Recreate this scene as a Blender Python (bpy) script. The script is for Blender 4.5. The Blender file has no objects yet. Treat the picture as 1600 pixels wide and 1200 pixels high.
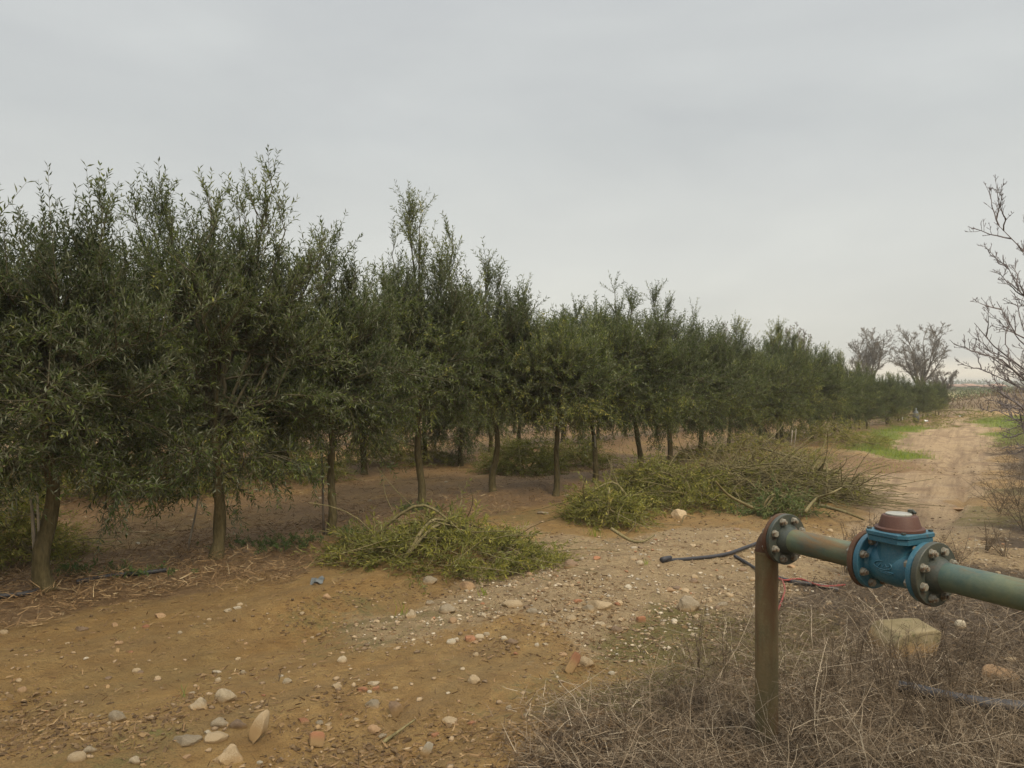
import bpy, math, random
import numpy as np
from mathutils import Vector, Matrix, noise as mnoise

rng = np.random.default_rng(7)
random.seed(7)
SC = bpy.context.scene
COL = SC.collection
F = 1200.0      # focal length in pixels of a 1600 px wide picture
EYE = 1.5

# ------------------------------------------------------------------ camera
cam = bpy.data.cameras.new('camera'); co = bpy.data.objects.new('camera', cam); COL.objects.link(co)
co.location = (0, 0, EYE); co.rotation_euler = (math.radians(90), 0, 0)
cam.sensor_width = 36; cam.lens = 27.0; cam.clip_start = .05; cam.clip_end = 6000
SC.camera = co

# ------------------------------------------------------------------ node helper
class NT:
    def __init__(s, tree): s.t = tree; s.t.nodes.clear()
    def n(s, typ, **kw):
        nd = s.t.nodes.new(typ)
        for k, v in kw.items():
            if k == 'ins':
                for a, b in v.items():
                    if hasattr(b, 'is_output'): s.t.links.new(b, nd.inputs[a])
                    else: nd.inputs[a].default_value = b
            else: setattr(nd, k, v)
        return nd
    def mix(s, fac, a, b, bt='MIX'):
        nd = s.t.nodes.new('ShaderNodeMix'); nd.data_type = 'RGBA'; nd.blend_type = bt
        for i, v in ((0, fac), (6, a), (7, b)):
            if hasattr(v, 'is_output'): s.t.links.new(v, nd.inputs[i])
            elif i == 0: nd.inputs[0].default_value = v
            else: nd.inputs[i].default_value = (*v[:3], 1)
        return nd.outputs[2]
    def math(s, op, a, b=0.0, clamp=False):
        nd = s.t.nodes.new('ShaderNodeMath'); nd.operation = op; nd.use_clamp = clamp
        for i, v in ((0, a), (1, b)):
            if hasattr(v, 'is_output'): s.t.links.new(v, nd.inputs[i])
            else: nd.inputs[i].default_value = v
        return nd.outputs[0]
    def ramp(s, fac, stops, interp='LINEAR'):
        nd = s.t.nodes.new('ShaderNodeValToRGB'); cr = nd.color_ramp; cr.interpolation = interp
        while len(cr.elements) < len(stops): cr.elements.new(.5)
        for e, (p, c) in zip(cr.elements, stops):
            e.position = p; e.color = (*c, 1) if len(c) == 3 else c
        s.t.links.new(fac, nd.inputs[0]); return nd.outputs[0]
    def noise(s, vec, scale, detail=4, rough=.55, dist=0.0, out=0):
        nd = s.t.nodes.new('ShaderNodeTexNoise')
        if vec is not None: s.t.links.new(vec, nd.inputs['Vector'])
        nd.inputs['Scale'].default_value = scale; nd.inputs['Detail'].default_value = detail
        nd.inputs['Roughness'].default_value = rough; nd.inputs['Distortion'].default_value = dist
        return nd.outputs[out]
    def link(s, a, b): s.t.links.new(a, b)

# ------------------------------------------------------------------ world: overcast cloud deck over a Nishita sky
SUN_EL, SUN_AZ = math.radians(50), math.radians(150)     # behind and to the right of the camera
world = bpy.data.worlds.new('World'); SC.world = world; world.use_nodes = True
w = NT(world.node_tree)
tc = w.n('ShaderNodeTexCoord')
sky = w.n('ShaderNodeTexSky', sky_type='NISHITA', sun_disc=False, sun_elevation=SUN_EL, sun_rotation=SUN_AZ)
bg1 = w.n('ShaderNodeBackground', ins={'Color': sky.outputs[0], 'Strength': 0.06})
sep = w.n('ShaderNodeSeparateXYZ', ins={0: tc.outputs['Generated']})
z = sep.outputs[2]
grad = w.ramp(z, [(0.0, (.66, .55, .37)), (.012, (.58, .51, .39)), (.032, (.392, .386, .348)), (.16, (.375, .380, .362)), (.30, (.326, .338, .337)), (.46, (.338, .350, .353)), (.62, (.64, .65, .64)), (1, (1.0, 1.0, .98))])
mp = w.n('ShaderNodeMapping', ins={'Vector': tc.outputs['Generated'], 'Scale': (1.0, 1.0, 3.2)})
n1 = w.noise(mp.outputs[0], 1.5, 5, .5, .5)
n2 = w.noise(mp.outputs[0], 5, 4, .5)
cl = w.ramp(n1, [(.28, (.88, .885, .90)), (.5, (.97, .97, .97)), (.72, (1.06, 1.058, 1.05))])
cl2 = w.ramp(n2, [(.3, (.975, .975, .98)), (.7, (1.02, 1.02, 1.015))])
c = w.mix(1.0, grad, cl, 'MULTIPLY'); c = w.mix(1.0, c, cl2, 'MULTIPLY')
bg2 = w.n('ShaderNodeBackground', ins={'Color': c, 'Strength': 1.0})
mx = w.n('ShaderNodeMixShader', ins={0: .97, 1: bg1.outputs[0], 2: bg2.outputs[0]})
wo = w.n('ShaderNodeOutputWorld', ins={0: mx.outputs[0]})

sl = bpy.data.lights.new('sun', 'SUN'); sl.energy = 1.5; sl.angle = math.radians(14); sl.color = (1, .87, .66)
so = bpy.data.objects.new('sun', sl); COL.objects.link(so)
d = Vector((math.sin(SUN_AZ) * math.cos(SUN_EL), math.cos(SUN_AZ) * math.cos(SUN_EL), math.sin(SUN_EL)))
so.rotation_euler = d.to_track_quat('Z', 'Y').to_euler(); so.location = (0, 0, 30)

SC.view_settings.view_transform = 'Standard'; SC.view_settings.look = 'None'
SC.view_settings.gamma = 1; SC.view_settings.use_curve_mapping = False
SC.view_settings.exposure = 0.88
SC.render.engine = 'CYCLES'
cy = SC.cycles
cy.max_bounces = 5; cy.diffuse_bounces = 3; cy.glossy_bounces = 2; cy.transmission_bounces = 3; cy.volume_bounces = 0
cy.transparent_max_bounces = 4; cy.use_denoising = True
cy.caustics_reflective = False; cy.caustics_refractive = False
try:
    cy.denoiser = 'OPENIMAGEDENOISE'; cy.denoising_input_passes = 'RGB_ALBEDO_NORMAL'; cy.denoising_prefilter = 'ACCURATE'
except Exception: pass

# ------------------------------------------------------------------ numpy noise
def _hash(ix, iy, seed):
    h = (ix.astype(np.int64) * 374761393 + iy.astype(np.int64) * 668265263 + seed * 974634777) & 0xffffffff
    h = ((h ^ (h >> 13)) * 1274126177) & 0xffffffff
    h = (h ^ (h >> 16)) & 0xffffffff
    return h / 4294967295.0
def vnoise(x, y, seed=0):
    x = np.asarray(x, float); y = np.asarray(y, float)
    ix = np.floor(x); iy = np.floor(y); fx = x - ix; fy = y - iy
    fx = fx * fx * fx * (fx * (fx * 6 - 15) + 10); fy = fy * fy * fy * (fy * (fy * 6 - 15) + 10)
    a = _hash(ix, iy, seed); b = _hash(ix + 1, iy, seed); c = _hash(ix, iy + 1, seed); d = _hash(ix + 1, iy + 1, seed)
    return (a * (1 - fx) + b * fx) * (1 - fy) + (c * (1 - fx) + d * fx) * fy - .5
def fbm(x, y, sc, octv, seed=0, gain=.5):
    s = 0; a = 1.0
    for o in range(octv):
        s = s + a * vnoise(x * sc * 2 ** o + 13.7 * o, y * sc * 2 ** o - 7.1 * o, seed + o); a *= gain
    return s
def sstep(x, a, b):
    t = np.clip((x - a) / (b - a), 0, 1); return t * t * (3 - 2 * t)

# the first row of trees runs from (-3.4, 5.66) with direction (.61, .79)
RD = np.array([.61, .793]); RD = RD / np.linalg.norm(RD)
def rowdist(x, y):   # > 0 on the camera's side
    return (x + 3.4) * RD[1] - (y - 5.66) * RD[0]

def flat(px, py, zz=0.0):
    Y = F * (EYE - zz) / (py - 600.0); return np.array([(px - 800.0) * Y / F, Y])
def P(px, py, Y): return np.array([(px - 800.0) * Y / F, Y, EYE - (py - 600.0) * Y / F])
def polygon(pts): return np.array([flat(*p) for p in pts])
def poly_sd(x, y, poly):
    # signed distance, > 0 inside
    n = len(poly); dmin = np.full(x.shape, 1e9); ins = np.zeros(x.shape, bool)
    for i in range(n):
        ax, ay = poly[i]; bx, by = poly[(i + 1) % n]
        ex, ey = bx - ax, by - ay
        t = np.clip(((x - ax) * ex + (y - ay) * ey) / (ex * ex + ey * ey), 0, 1)
        dmin = np.minimum(dmin, (x - ax - t * ex) ** 2 + (y - ay - t * ey) ** 2)
        c1 = (ay > y) != (by > y)
        with np.errstate(divide='ignore', invalid='ignore'):
            ins ^= c1 & (x < (bx - ax) * (y - ay) / (by - ay if by != ay else 1e-9) + ax)
    return np.where(ins, 1, -1) * np.sqrt(dmin)

PALE = polygon([(840, 835), (1000, 850), (1100, 825), (1340, 815), (1400, 765), (1340, 735), (1330, 712), (1400, 690), (1400, 680), (1478, 655), (1555, 653),
                (1572, 690), (1560, 730), (1530, 770), (1520, 810), (1700, 830), (1700, 910), (1320, 930), (1190, 960), (1090, 985), (960, 1000), (860, 990), (760, 960), (650, 950), (760, 920)])
PATH = polygon([(1300, 770), (1340, 735), (1380, 700), (1400, 680), (1478, 655), (1555, 653), (1572, 690), (1560, 730), (1530, 780), (1480, 830), (1330, 830)])
GRASS1 = polygon([(1325, 695), (1355, 675), (1400, 668), (1470, 664), (1440, 672), (1395, 684), (1385, 695), (1450, 708), (1442, 720), (1390, 716), (1345, 700)])
GRASS2 = polygon([(1520, 655), (1570, 650), (1640, 652), (1630, 690), (1560, 696), (1545, 680), (1560, 668)])
MOSS = [polygon([(950, 1030), (1060, 985), (1120, 960), (1260, 965), (1200, 1010), (1080, 1075), (960, 1110), (930, 1080)]),
        polygon([(1510, 790), (1560, 765), (1640, 770), (1640, 825), (1500, 812)]),
        polygon([(1180, 1010), (1290, 1000), (1300, 1060), (1180, 1090)])]
BRUSH = polygon([(1700, 900), (1400, 905), (1250, 930), (1190, 975), (1120, 1030), (1040, 1060), (960, 1110), (905, 1150), (870, 1230), (800, 1500), (2600, 1500), (2600, 900)])

def height(x, y):
    x = np.asarray(x, float); y = np.asarray(y, float)
    near = 1 / (1 + np.exp((np.hypot(x, y) - 60) / 10))
    h = fbm(x, y, .35, 3, 3) * .10
    s = rowdist(x, y)
    # low ridges along the tree rows, tilled alleys between them
    k = np.round(s / -3.95); sd = s + 3.95 * k
    ridge = np.exp(-(sd / .55) ** 2) * .07 * (k >= 0)
    h = h + ridge
    # ruts that run with the rows in the foreground, and along the track
    u = x * RD[0] + y * RD[1]
    fg = sstep(s, .9, 1.8) * (1 - sstep(s, 4.2, 5.4)) * (1 - sstep(y, 6, 9))
    h = h + fg * (.048 * np.sin(s * 4.6 + 1.5 * vnoise(u * .5, s * .5, 5)) * (1 + vnoise(u, s, 4)) - .02)
    sdp = poly_sd(x, y, PATH)
    tr = sstep(sdp, -.4, .5)
    rd = np.abs(vnoise((x - .62 * y) * 1.7, (y + x) * .12, 8))
    h = h - tr * (.05 + .09 * np.exp(-(rd / .06) ** 2)) + tr * .05 * fbm(x, y, 1.6, 3, 31)
    rough = .35 + sstep(vnoise(x * .9, y * .9, 21), -.1, .25) * .65
    h = h + fbm(x, y, 3.0, 3, 40) * .045 * rough + fbm(x, y, 8.5, 2, 47) * .016 * (rough - .2)
    return h * near
def H1(x, y): return float(height(np.array([x]), np.array([y]))[0])
def G(px, py):
    zz = 0.0
    for _ in range(4):
        x, y = flat(px, py, zz); zz = H1(x, y)
    return np.array([x, y, zz])

# ------------------------------------------------------------------ geometry accumulator
class Geo:
    def __init__(s): s.v = []; s.f = []; s.sz = []; s.a = []; s.m = []; s.n = 0
    def add(s, v, f, tone=None, mat=0):
        v = np.asarray(v, np.float32).reshape(-1, 3); f = np.asarray(f, np.int64)
        s.v.append(v); s.f.append((f + s.n).reshape(-1)); s.sz.append(np.full(len(f), f.shape[1], np.int32))
        s.m.append(np.full(len(f), mat, np.int32))
        s.a.append(np.full(len(v), .5, np.float32) if tone is None else np.asarray(tone, np.float32).reshape(-1)); s.n += len(v)
    def mesh(s, name, mats, smooth=True):
        me = bpy.data.meshes.new(name)
        v = np.concatenate(s.v); f = np.concatenate(s.f).astype(np.int32); sz = np.concatenate(s.sz)
        me.vertices.add(len(v)); me.vertices.foreach_set('co', v.reshape(-1))
        me.loops.add(len(f)); me.loops.foreach_set('vertex_index', f)
        me.polygons.add(len(sz)); st = np.concatenate([[0], np.cumsum(sz)[:-1]]).astype(np.int32)
        me.polygons.foreach_set('loop_start', st)
        try: me.polygons.foreach_set('loop_total', sz)
        except Exception: pass
        me.polygons.foreach_set('material_index', np.concatenate(s.m))
        me.polygons.foreach_set('use_smooth', np.full(len(sz), smooth, bool))
        at = me.attributes.new('tone', 'FLOAT', 'POINT'); at.data.foreach_set('value', np.concatenate(s.a))
        for m in (mats if isinstance(mats, (list, tuple)) else [mats]): me.materials.append(m)
        me.update(calc_edges=True); me.validate()
        return me
    def obj(s, name, mats, parent=None, smooth=True, loc=None):
        return mk(name, s.mesh(name, mats, smooth), parent, loc)

def mk(name, me, parent=None, loc=None, rot=None, scale=None):
    o = bpy.data.objects.new(name, me); COL.objects.link(o)
    if parent: o.parent = parent
    if loc is not None: o.location = loc
    if rot is not None: o.rotation_euler = rot
    if scale is not None: o.scale = scale
    return o
def tag(o, label=None, cat=None, group=None, kind=None):
    if label: o['label'] = label
    if cat: o['category'] = cat
    if group: o['group'] = group
    if kind: o['kind'] = kind
    return o
def empty(name, loc, label, cat, group=None, rz=0):
    o = mk(name, None, None, loc, (0, 0, rz)); o.empty_display_size = .1
    return tag(o, label, cat, group)

def unit(v): return v / np.maximum(np.linalg.norm(v, axis=-1, keepdims=True), 1e-9)
def tubes(geo, pts, rad, sides=3, tone=None, cap=False):
    """pts (N,k,3), rad (N,k)"""
    pts = np.asarray(pts, float); rad = np.asarray(rad, float); N, k, _ = pts.shape
    T = np.empty_like(pts); T[:, 1:-1] = pts[:, 2:] - pts[:, :-2]; T[:, 0] = pts[:, 1] - pts[:, 0]; T[:, -1] = pts[:, -1] - pts[:, -2]
    T = unit(T); m = unit(pts[:, -1] - pts[:, 0])
    ref = np.where(np.abs(m[:, 2:3]) > .8, np.array([[1., 0, 0]]), np.array([[0, 0, 1.]]))[:, None, :]
    u = unit(np.cross(T, ref)); v = np.cross(T, u)
    th = np.arange(sides) * 2 * math.pi / sides
    ring = pts[:, :, None, :] + rad[:, :, None, None] * (np.cos(th)[None, None, :, None] * u[:, :, None, :] + np.sin(th)[None, None, :, None] * v[:, :, None, :])
    V = ring.reshape(-1, 3)
    b = (np.arange(N) * k * sides)[:, None, None] + (np.arange(k - 1) * sides)[None, :, None] + np.arange(sides)[None, None, :]
    bn = (np.arange(N) * k * sides)[:, None, None] + (np.arange(k - 1) * sides)[None, :, None] + ((np.arange(sides) + 1) % sides)[None, None, :]
    Q = np.stack([b, bn, bn + sides, b + sides], -1).reshape(-1, 4)
    tn = None if tone is None else np.repeat(np.broadcast_to(tone, (N,)), k * sides)
    geo.add(V, Q, tn)
    if cap:
        for e in (0, k - 1):
            idx = (np.arange(N) * k * sides)[:, None] + e * sides + (np.arange(sides) if e else np.arange(sides)[::-1])[None, :]
            geo.f.append((idx + geo.n - len(V)).reshape(-1)); geo.sz.append(np.full(N, sides, np.int32)); geo.m.append(np.zeros(N, np.int32))
def quadpts(A, B, C, n):
    t = np.linspace(0, 1, n + 1)[None, :, None]
    return A[:, None] + B[:, None] * t + C[:, None] * t * t
def leaves(geo, p, dr, nrm, L, W, tone, fold=.18):
    dr = unit(dr); s = unit(np.cross(dr, nrm)); n = np.cross(s, dr)
    L = L[:, None]; W = W[:, None]
    v0 = p; v2 = p + dr * L - n * L * .08
    v1 = p + dr * L * .45 + s * W * .5 + n * W * fold; v3 = p + dr * L * .45 - s * W * .5 + n * W * fold
    V = np.stack([v0, v3, v2, v1], 1).reshape(-1, 3)
    q = np.arange(len(p))[:, None] * 4
    geo.add(V, np.concatenate([q + np.array([[0, 2, 1]]), q + np.array([[0, 3, 2]])]), np.repeat(tone, 4))
def rand_unit(r, n):
    v = r.normal(size=(n, 3)); return unit(v)

# ------------------------------------------------------------------ materials
def new_mat(name):
    m = bpy.data.materials.new(name); m.use_nodes = True; return m, NT(m.node_tree)
def finish(t, color, rough=.8, bump=None, bdist=.01, bstr=1.0, spec=.3, metal=0.0):
    b = t.n('ShaderNodeBsdfPrincipled'); t.link(color, b.inputs['Base Color']) if hasattr(color, 'is_output') else b.inputs['Base Color'].__setattr__('default_value', (*color, 1))
    if hasattr(rough, 'is_output'): t.link(rough, b.inputs['Roughness'])
    else: b.inputs['Roughness'].default_value = rough
    b.inputs['Specular IOR Level'].default_value = spec; b.inputs['Metallic'].default_value = metal
    if bump is not None:
        bp = t.n('ShaderNodeBump', ins={'Height': bump, 'Distance': bdist, 'Strength': bstr}); t.link(bp.outputs[0], b.inputs['Normal'])
    t.n('ShaderNodeOutputMaterial', ins={0: b.outputs[0]}); return b

def leaf_mat(name, ramp, under, trans=.22):
    m, t = new_mat(name)
    at = t.n('ShaderNodeAttribute', attribute_name='tone'); oi = t.n('ShaderNodeObjectInfo'); ge = t.n('ShaderNodeNewGeometry')
    f = t.math('ADD', at.outputs['Fac'], t.math('MULTIPLY', t.math('SUBTRACT', oi.outputs['Random'], .5), .22), True)
    top = t.ramp(f, ramp)
    und = t.ramp(f, [(0, tuple(c * .85 for c in under)), (1, tuple(c * 1.15 for c in under))])
    col = t.mix(ge.outputs['Backfacing'], top, und)
    b = t.n('ShaderNodeBsdfPrincipled', ins={'Base Color': col, 'Roughness': .5, 'Specular IOR Level': .18})
    tr = t.n('ShaderNodeBsdfTranslucent', ins={'Color': t.mix(1.0, top, (1.15, 1.35, .6), 'MULTIPLY')})
    ms = t.n('ShaderNodeMixShader', ins={0: trans, 1: b.outputs[0], 2: tr.outputs[0]})
    t.n('ShaderNodeOutputMaterial', ins={0: ms.outputs[0]}); return m
M = {}
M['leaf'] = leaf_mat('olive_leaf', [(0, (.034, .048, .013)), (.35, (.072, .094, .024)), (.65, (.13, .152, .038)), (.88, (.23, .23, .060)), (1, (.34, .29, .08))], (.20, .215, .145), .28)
M['cut_leaf'] = leaf_mat('cut_olive_leaf', [(0, (.085, .09, .018)), (.5, (.19, .18, .035)), (.85, (.31, .275, .06)), (1, (.40, .30, .11))], (.23, .235, .085))
M['weed_leaf'] = leaf_mat('weed_leaf', [(0, (.05, .08, .025)), (.6, (.085, .13, .035)), (1, (.16, .17, .06))], (.1, .13, .06))
M['grass'] = leaf_mat('grass_blade', [(0, (.16, .20, .015)), (.5, (.28, .34, .03)), (1, (.42, .42, .08))], (.11, .17, .05), .3)

def bark_mat(name, c1, c2, sc=18, stretch=.25):
    m, t = new_mat(name); tc = t.n('ShaderNodeTexCoord'); mp = t.n('ShaderNodeMapping', ins={0: tc.outputs['Object'], 'Scale': (1, 1, stretch)})
    n = t.noise(mp.outputs[0], sc * 3, 6, .65); n2 = t.noise(tc.outputs['Object'], sc * .35, 3)
    col = t.mix(n2, c1, c2); col = t.mix(1.0, col, t.ramp(n, [(.3, (.5, .5, .5)), (.65, (1.2, 1.2, 1.2))]), 'MULTIPLY')
    finish(t, col, .9, n, .008, .9, .15); return m
M['bark'] = bark_mat('olive_bark', (.085, .072, .034), (.14, .11, .055))
M['twig'] = bark_mat('olive_twig', (.085, .08, .05), (.14, .12, .075))
M['cut_twig'] = bark_mat('cut_twig', (.14, .125, .055), (.26, .21, .11))
M['grey_twig'] = bark_mat('bare_twig', (.16, .14, .145), (.25, .22, .21))
M['far_twig'] = bark_mat('far_bare_twig', (.17, .15, .125), (.24, .21, .17))
M['stake'] = bark_mat('weathered_stake', (.30, .26, .20), (.42, .37, .29), 10, .06)
M['dark_stake'] = bark_mat('dark_stake', (.10, .08, .06), (.16, .13, .10), 10, .06)

def dry_mat(name, stops, rough=.85):
    m, t = new_mat(name); at = t.n('ShaderNodeAttribute', attribute_name='tone')
    finish(t, t.ramp(at.outputs['Fac'], stops), rough, spec=.2); return m
M['brush'] = dry_mat('dry_brush', [(0, (.055, .040, .026)), (.45, (.13, .095, .062)), (.8, (.28, .215, .145)), (1, (.48, .40, .29))])
M['straw'] = dry_mat('dry_straw', [(0, (.10, .06, .030)), (.45, (.23, .145, .072)), (.8, (.36, .25, .13)), (1, (.48, .38, .23))])
M['clod'] = dry_mat('soil_clod', [(0, (.08, .052, .028)), (.5, (.15, .10, .052)), (1, (.30, .20, .10))], .95)
M['bank'] = dry_mat('bank_brush', [(0, (.09, .06, .035)), (.5, (.17, .12, .07)), (1, (.28, .21, .13))])

def stone_mat(name, c1, c2, c3=None, sc=14, rough=.85):
    m, t = new_mat(name); tc = t.n('ShaderNodeTexCoord'); oi = t.n('ShaderNodeObjectInfo')
    off = t.n('ShaderNodeVectorMath', operation='ADD', ins={0: tc.outputs['Object'], 1: oi.outputs['Random']})
    n = t.noise(off.outputs[0], sc, 6, .6); n2 = t.noise(off.outputs[0], sc * 4, 4, .7)
    col = t.mix(t.ramp(n, [(.35, (0, 0, 0)), (.65, (1, 1, 1))]), c1, c2)
    if c3: col = t.mix(t.ramp(n2, [(.56, (0, 0, 0)), (.68, (1, 1, 1))]), col, c3)
    col = t.mix(1.0, col, t.ramp(oi.outputs['Random'], [(0, (.78, .78, .78)), (1, (1.12, 1.1, 1.08))]), 'MULTIPLY')
    # soil clings to the lower part of each stone
    geo = t.n('ShaderNodeSeparateXYZ', ins={0: tc.outputs['Generated']})
    low = t.math('ADD', geo.outputs[2], t.math('MULTIPLY', t.math('SUBTRACT', n, .5), .9))
    col = t.mix(t.ramp(low, [(.42, (1, 1, 1)), (.72, (0, 0, 0))]), col, (.33, .215, .10))
    finish(t, col, rough, n2, .006, .9, .25); return m
M['st_tan'] = stone_mat('tan_stone', (.36, .27, .16), (.46, .36, .23), (.28, .2, .12))
M['st_pale'] = stone_mat('pale_stone', (.36, .29, .19), (.47, .39, .27), (.26, .20, .13))
M['st_grey'] = stone_mat('grey_stone', (.25, .20, .135), (.36, .30, .21), (.17, .13, .085))
M['st_brown'] = stone_mat('brown_stone', (.19, .13, .085), (.28, .20, .13), (.13, .09, .06))
M['brick'] = stone_mat('brick_shard', (.30, .135, .07), (.38, .19, .10), (.27, .19, .12))
M['st_orange'] = stone_mat('orange_stone', (.33, .21, .115), (.42, .28, .16), (.30, .2, .12))
M['st_white'] = stone_mat('white_stone', (.43, .37, .27), (.52, .46, .35), (.34, .28, .2))
M['concrete'] = stone_mat('old_concrete', (.15, .12, .06), (.26, .21, .12), (.10, .09, .04), 6)
m, t = new_mat('gravel'); at = t.n('ShaderNodeAttribute', attribute_name='tone')
gv = t.noise(t.n('ShaderNodeTexCoord').outputs['Object'], 120, 3)
gc = t.ramp(at.outputs['Fac'], [(0, (.15, .105, .065)), (.25, (.24, .17, .10)), (.5, (.33, .24, .145)), (.68, (.38, .29, .18)), (.8, (.33, .29, .23)), (.9, (.48, .40, .28)), (.972, (.52, .45, .34)), (.982, (.34, .18, .10)), (1, (.36, .2, .11))], 'LINEAR')
finish(t, t.mix(.35, gc, t.mix(1.0, gc, t.ramp(gv, [(.3, (.6, .6, .6)), (.7, (1.25, 1.25, 1.25))]), 'MULTIPLY')), .85, gv, .003, .7, .25); M['gravel'] = m

# ground: colours of bare soils chosen by painted region masks, broken up by noise
m, t = new_mat('soil'); M['soil'] = m
tc = t.n('ShaderNodeTexCoord'); v = tc.outputs['Object']
A = t.n('ShaderNodeAttribute', attribute_name='maskA'); B = t.n('ShaderNodeAttribute', attribute_name='maskB')
sa = t.n('ShaderNodeSeparateColor', ins={0: A.outputs['Color']}); sb = t.n('ShaderNodeSeparateColor', ins={0: B.outputs['Color']})
nb = t.noise(v, .9, 5, .6); nm = t.noise(v, 4.5, 6, .65, .4); nf = t.noise(v, 26, 7, .7); nff = t.noise(v, 140, 5, .7)
mpz = t.n('ShaderNodeMapping', vector_type='TEXTURE', ins={0: v, 'Rotation': (0, 0, math.radians(-37.6)), 'Scale': (.45, 2.9, 1)})
ns = t.noise(mpz.outputs[0], 2.2, 5, .6, .3)
mud = t.ramp(nm, [(.25, (.28, .155, .052)), (.5, (.46, .28, .10)), (.75, (.57, .385, .155))])
mud = t.mix(t.ramp(ns, [(.35, (0, 0, 0)), (.7, (.75, .75, .75))]), mud, (.32, .215, .098))
mud = t.mix(t.ramp(nb, [(.5, (0, 0, 0)), (.72, (.6, .6, .6))]), mud, (.29, .21, .085))
pale = t.ramp(nf, [(.2, (.27, .185, .095)), (.45, (.46, .33, .18)), (.7, (.58, .435, .25)), (.9, (.68, .54, .35))])
pale = t.mix(t.ramp(nm, [(.45, (0, 0, 0)), (.7, (.6, .6, .6))]), pale, (.29, .20, .115))
path = t.ramp(nf, [(.25, (.33, .225, .125)), (.5, (.49, .35, .205)), (.8, (.58, .445, .285))])
path = t.mix(t.ramp(t.noise(v, 1.7, 6, .7, .2), [(.5, (0, 0, 0)), (.62, (.7, .7, .7))]), path, (.27, .18, .11))
mpp = t.n('ShaderNodeMapping', vector_type='TEXTURE', ins={0: v, 'Rotation': (0, 0, math.radians(-31.6)), 'Scale': (.36, 7.0, 1)})
path = t.mix(t.ramp(t.noise(mpp.outputs[0], 1.3, 6, .7, .1), [(.46, (0, 0, 0)), (.60, (.70, .70, .70))]), path, (.24, .16, .095))
litter = t.ramp(nf, [(.25, (.14, .083, .040)), (.5, (.29, .18, .09)), (.8, (.42, .285, .15))])
litter = t.mix(t.ramp(nm, [(.4, (0, 0, 0)), (.7, (.5, .5, .5))]), litter, (.29, .19, .085))
grass = t.ramp(nf, [(.2, (.10, .12, .02)), (.6, (.20, .23, .035)), (1, (.32, .30, .07))])
moss = t.ramp(nf, [(.2, (.12, .10, .03)), (.5, (.22, .18, .06)), (.9, (.38, .31, .14))])
bru = t.ramp(nf, [(.2, (.075, .052, .034)), (.55, (.15, .108, .07)), (.9, (.26, .195, .13))])
jit = t.math('MULTIPLY', t.math('SUBTRACT', t.math('ADD', t.math('MULTIPLY', nf, .5), t.math('MULTIPLY', nm, .5)), .5), 2.6)
def edge(x): return t.ramp(t.math('ADD', x, jit), [(.3, (0, 0, 0)), (.7, (1, 1, 1))])
col = t.mix(edge(sa.outputs[1]), mud, pale); col = t.mix(edge(sb.outputs[2]), col, path)
col = t.mix(edge(sa.outputs[0]), col, litter); col = t.mix(edge(sb.outputs[1]), col, bru)
col = t.mix(edge(sb.outputs[0]), col, moss); col = t.mix(edge(sa.outputs[2]), col, grass)
crk = t.noise(v, 11, 8, .75, 1.2); crd = t.ramp(crk, [(.36, (.8, .8, .8)), (.46, (0, 0, 0))])
patch = t.ramp(nm, [(.42, (.15, .15, .15)), (.6, (1, 1, 1))])
patch = t.math('MULTIPLY', patch, t.math('SUBTRACT', 1.0, sb.outputs[2], True))
col = t.mix(t.math('MULTIPLY', crd, patch), col, t.mix(1.0, col, (.52, .47, .42), 'MULTIPLY'))
col = t.mix(t.math('MULTIPLY', t.ramp(crk, [(.58, (0, 0, 0)), (.7, (.55, .55, .55))]), patch), col, t.mix(1.0, col, (1.4, 1.38, 1.3), 'MULTIPLY'))
col = t.mix(t.ramp(nff, [(.38, (.75, .75, .75)), (.47, (0, 0, 0))]), col, t.mix(1.0, col, (.42, .38, .34), 'MULTIPLY'))
col = t.mix(t.ramp(nff, [(.60, (0, 0, 0)), (.72, (.35, .35, .35))]), col, t.mix(1.0, col, (1.5, 1.5, 1.45), 'MULTIPLY'))
hsum = t.math('ADD', t.math('MULTIPLY', nf, .6), t.math('MULTIPLY', nff, .3)); hsum = t.math('ADD', hsum, t.math('MULTIPLY', t.math('MULTIPLY', crk, t.math('SUBTRACT', 1.0, sb.outputs[2], True)), .8))
inv = t.math('SUBTRACT', 1.0, sa.outputs[1], True)
rgh = t.math('ADD', .60, t.math('MULTIPLY', sa.outputs[1], .3)); rgh = t.math('ADD', rgh, t.math('MULTIPLY', t.math('SUBTRACT', nf, .5), .5), True)
finish(t, col, rgh, hsum, .085, 1.0, .28)

def far_mat(name, a, b, sc):
    m, t = new_mat(name); n = t.noise(t.n('ShaderNodeTexCoord').outputs['Object'], sc, 5, .6)
    finish(t, t.ramp(n, [(.3, a), (.7, b)]), .95, spec=.1); return m
M['hill'] = far_mat('far_hill', (.05, .07, .045), (.09, .10, .06), .02)
M['wall'] = far_mat('white_wall', (.62, .58, .52), (.75, .72, .66), .4)
M['roof'] = far_mat('clay_roof', (.30, .19, .14), (.38, .25, .19), .6)
M['glass'] = far_mat('dark_window', (.03, .035, .04), (.06, .065, .07), 1)
def plain(name, c, rough=.6, spec=.4, metal=0, sc=30, var=.2):
    m, t = new_mat(name); n = t.noise(t.n('ShaderNodeTexCoord').outputs['Object'], sc, 5, .65)
    a = tuple(x * (1 - var) for x in c); b = tuple(min(1, x * (1 + var)) for x in c)
    finish(t, t.ramp(n, [(.3, a), (.7, b)]), rough, n, .002, .4, spec, metal); return m
M['rubber'] = plain('black_polyethylene', (.035, .035, .04), .55)
M['red_cable'] = plain('red_cable_sheath', (.24, .04, .035), .6)
M['litter_white'] = plain('white_plastic', (.72, .73, .72), .5)
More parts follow.
